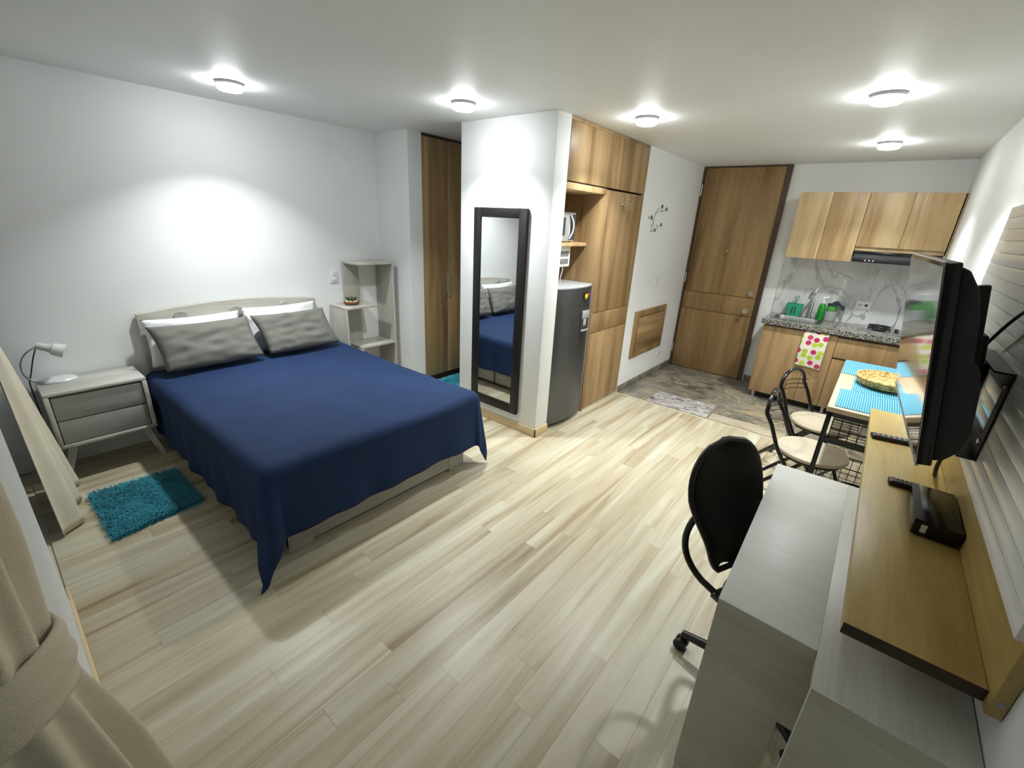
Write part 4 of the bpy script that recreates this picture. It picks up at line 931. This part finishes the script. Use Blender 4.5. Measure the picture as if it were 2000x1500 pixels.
part(oc2, 'back_pad', g, 'chair_fabric', angle=180)
loop = []
for i in range(29): v = i/28; x, z = back_curve(v); loop.append((x+0.03, halfw(v), z))
for i in range(28, -1, -1): v = i/28; x, z = back_curve(v); loop.append((x+0.03, -halfw(v), z))
part(oc2, 'back_frame', G().tube([(x-0.008, y*1.01, z) for x, y, z in loop], 0.011, 8, closed=True), 'black_plastic')
for s in (-1, 1):
    part(oc2, 'back_arm', G().tube(bez((-0.262, 0.125*s, 0.70), (-0.31, 0.145*s, 0.60), (-0.32, 0.14*s, 0.47), (-0.20, 0.115*s, 0.418), 12)+[Vector((-0.12, 0.10*s, 0.40))], 0.013, 10), 'black_plastic')
part(oc2, 'seat_plate', G().box(-0.15, 0.13, -0.12, 0.12, 0.385, 0.412, 0.006), 'black_plastic')
part(oc2, 'gas_lift', G().cyl((0,0,0.10), (0,0,0.25), 0.026).cyl((0,0,0.25), (0,0,0.385), 0.015), 'black_plastic')
for k in range(5):
    a = math.radians(72*k+200); d = Vector((math.cos(a), math.sin(a), 0)); R0 = 0.255
    part(oc2, 'base_leg', G().tube([d*0.01+Vector((0,0,0.115)), d*0.14+Vector((0,0,0.10)), d*R0+Vector((0,0,0.078))], [0.024, 0.02, 0.016], 10), 'black_plastic')
    q_ = Vector((-d.y, d.x, 0)); c_ = d*R0+Vector((0,0,0.027))
    cs = part(oc2, 'caster', G().cyl(c_-q_*0.022, c_-q_*0.005, 0.0265, n=18).cyl(c_+q_*0.005, c_+q_*0.022, 0.0265, n=18).cyl(c_-q_*0.005, c_+q_*0.005, 0.01, n=8).cyl(d*R0+Vector((0,0,0.03)), d*R0+Vector((0,0,0.08)), 0.008, n=8), 'black_plastic')

# ================================================================== CURTAINS
def curtain_far():
    g = G()
    def f(a, b):
        z = 0.015+2.27*b; s = max(0, 1-z/0.95); x = 0.375+0.51*a+0.09*a*s
        y = 0.05 + 0.10*s*(1-0.5*a) + (0.016+0.028*s)*math.sin(a*16+0.4*math.sin(z*1.3)+1.0) + 0.006*math.sin(a*37+z)
        return Vector((x, max(y, 0.012), z))
    g.grid(110, 60, f)
    o = single('curtain', g, 'curtain', 'beige curtain hanging beside the nightstand at the far end of the window wall', 'curtain', 'beige curtains', angle=180)
    md = o.modifiers.new('thick', 'SOLIDIFY'); md.thickness = 0.003
curtain_far()
def curtain_near():
    cx, cy = 3.135, -0.088
    t = thing('curtain', (cx, cy, 0), 'beige curtain gathered by a tie band beside the near window', 'curtain', 'beige curtains')
    zt = 1.04
    def rad(z):
        if z > zt:
            k = min(1, (z-zt)/0.5); return 0.09+0.05*k, 0.100-0.004*k
        k = min(1, (zt-z)/0.55); return 0.09+0.045*k**0.8, 0.100+0.074*k**0.8
    def f(a, b):
        z = 0.012+2.17*b; th = 2*math.pi*a; rx, ry = rad(z)
        pin = min(1, abs(z-zt)/0.22)
        p = 1 + (0.03+0.09*pin)*math.sin(13*th+0.6*math.sin(z*2.1)) + (0.01+0.045*pin)*math.sin(7*th+2+z)
        return Vector((cx+rx*p*math.cos(th), cy+ry*p*math.sin(th), z))
    g = G(); g.grid(220, 110, f, closed_u=True); part(t, 'cloth', g, 'curtain', angle=180)
    def fb(a, b):
        th = 2*math.pi*a; z = zt + 0.055*(2*b-1) + 0.012*math.sin(th+0.6)
        p = 1.10 + 0.06*math.sin(b*math.pi) + 0.018*math.sin(b*15+th) + 0.02*math.sin(5*th)
        return Vector((cx+0.09*p*math.cos(th), cy+0.102*p*math.sin(th), z))
    g = G(); g.grid(96, 14, fb, closed_u=True); o = part(t, 'tie_band', g, 'curtain', angle=180)
    md = o.modifiers.new('thick', 'SOLIDIFY'); md.thickness = 0.005
curtain_near()
single('curtain_rod', G().cyl((0.02, 0.05, 2.31), (1.7, 0.05, 2.31), 0.011, n=12), 'steel', 'slim metal curtain rod above the far window', 'rod')
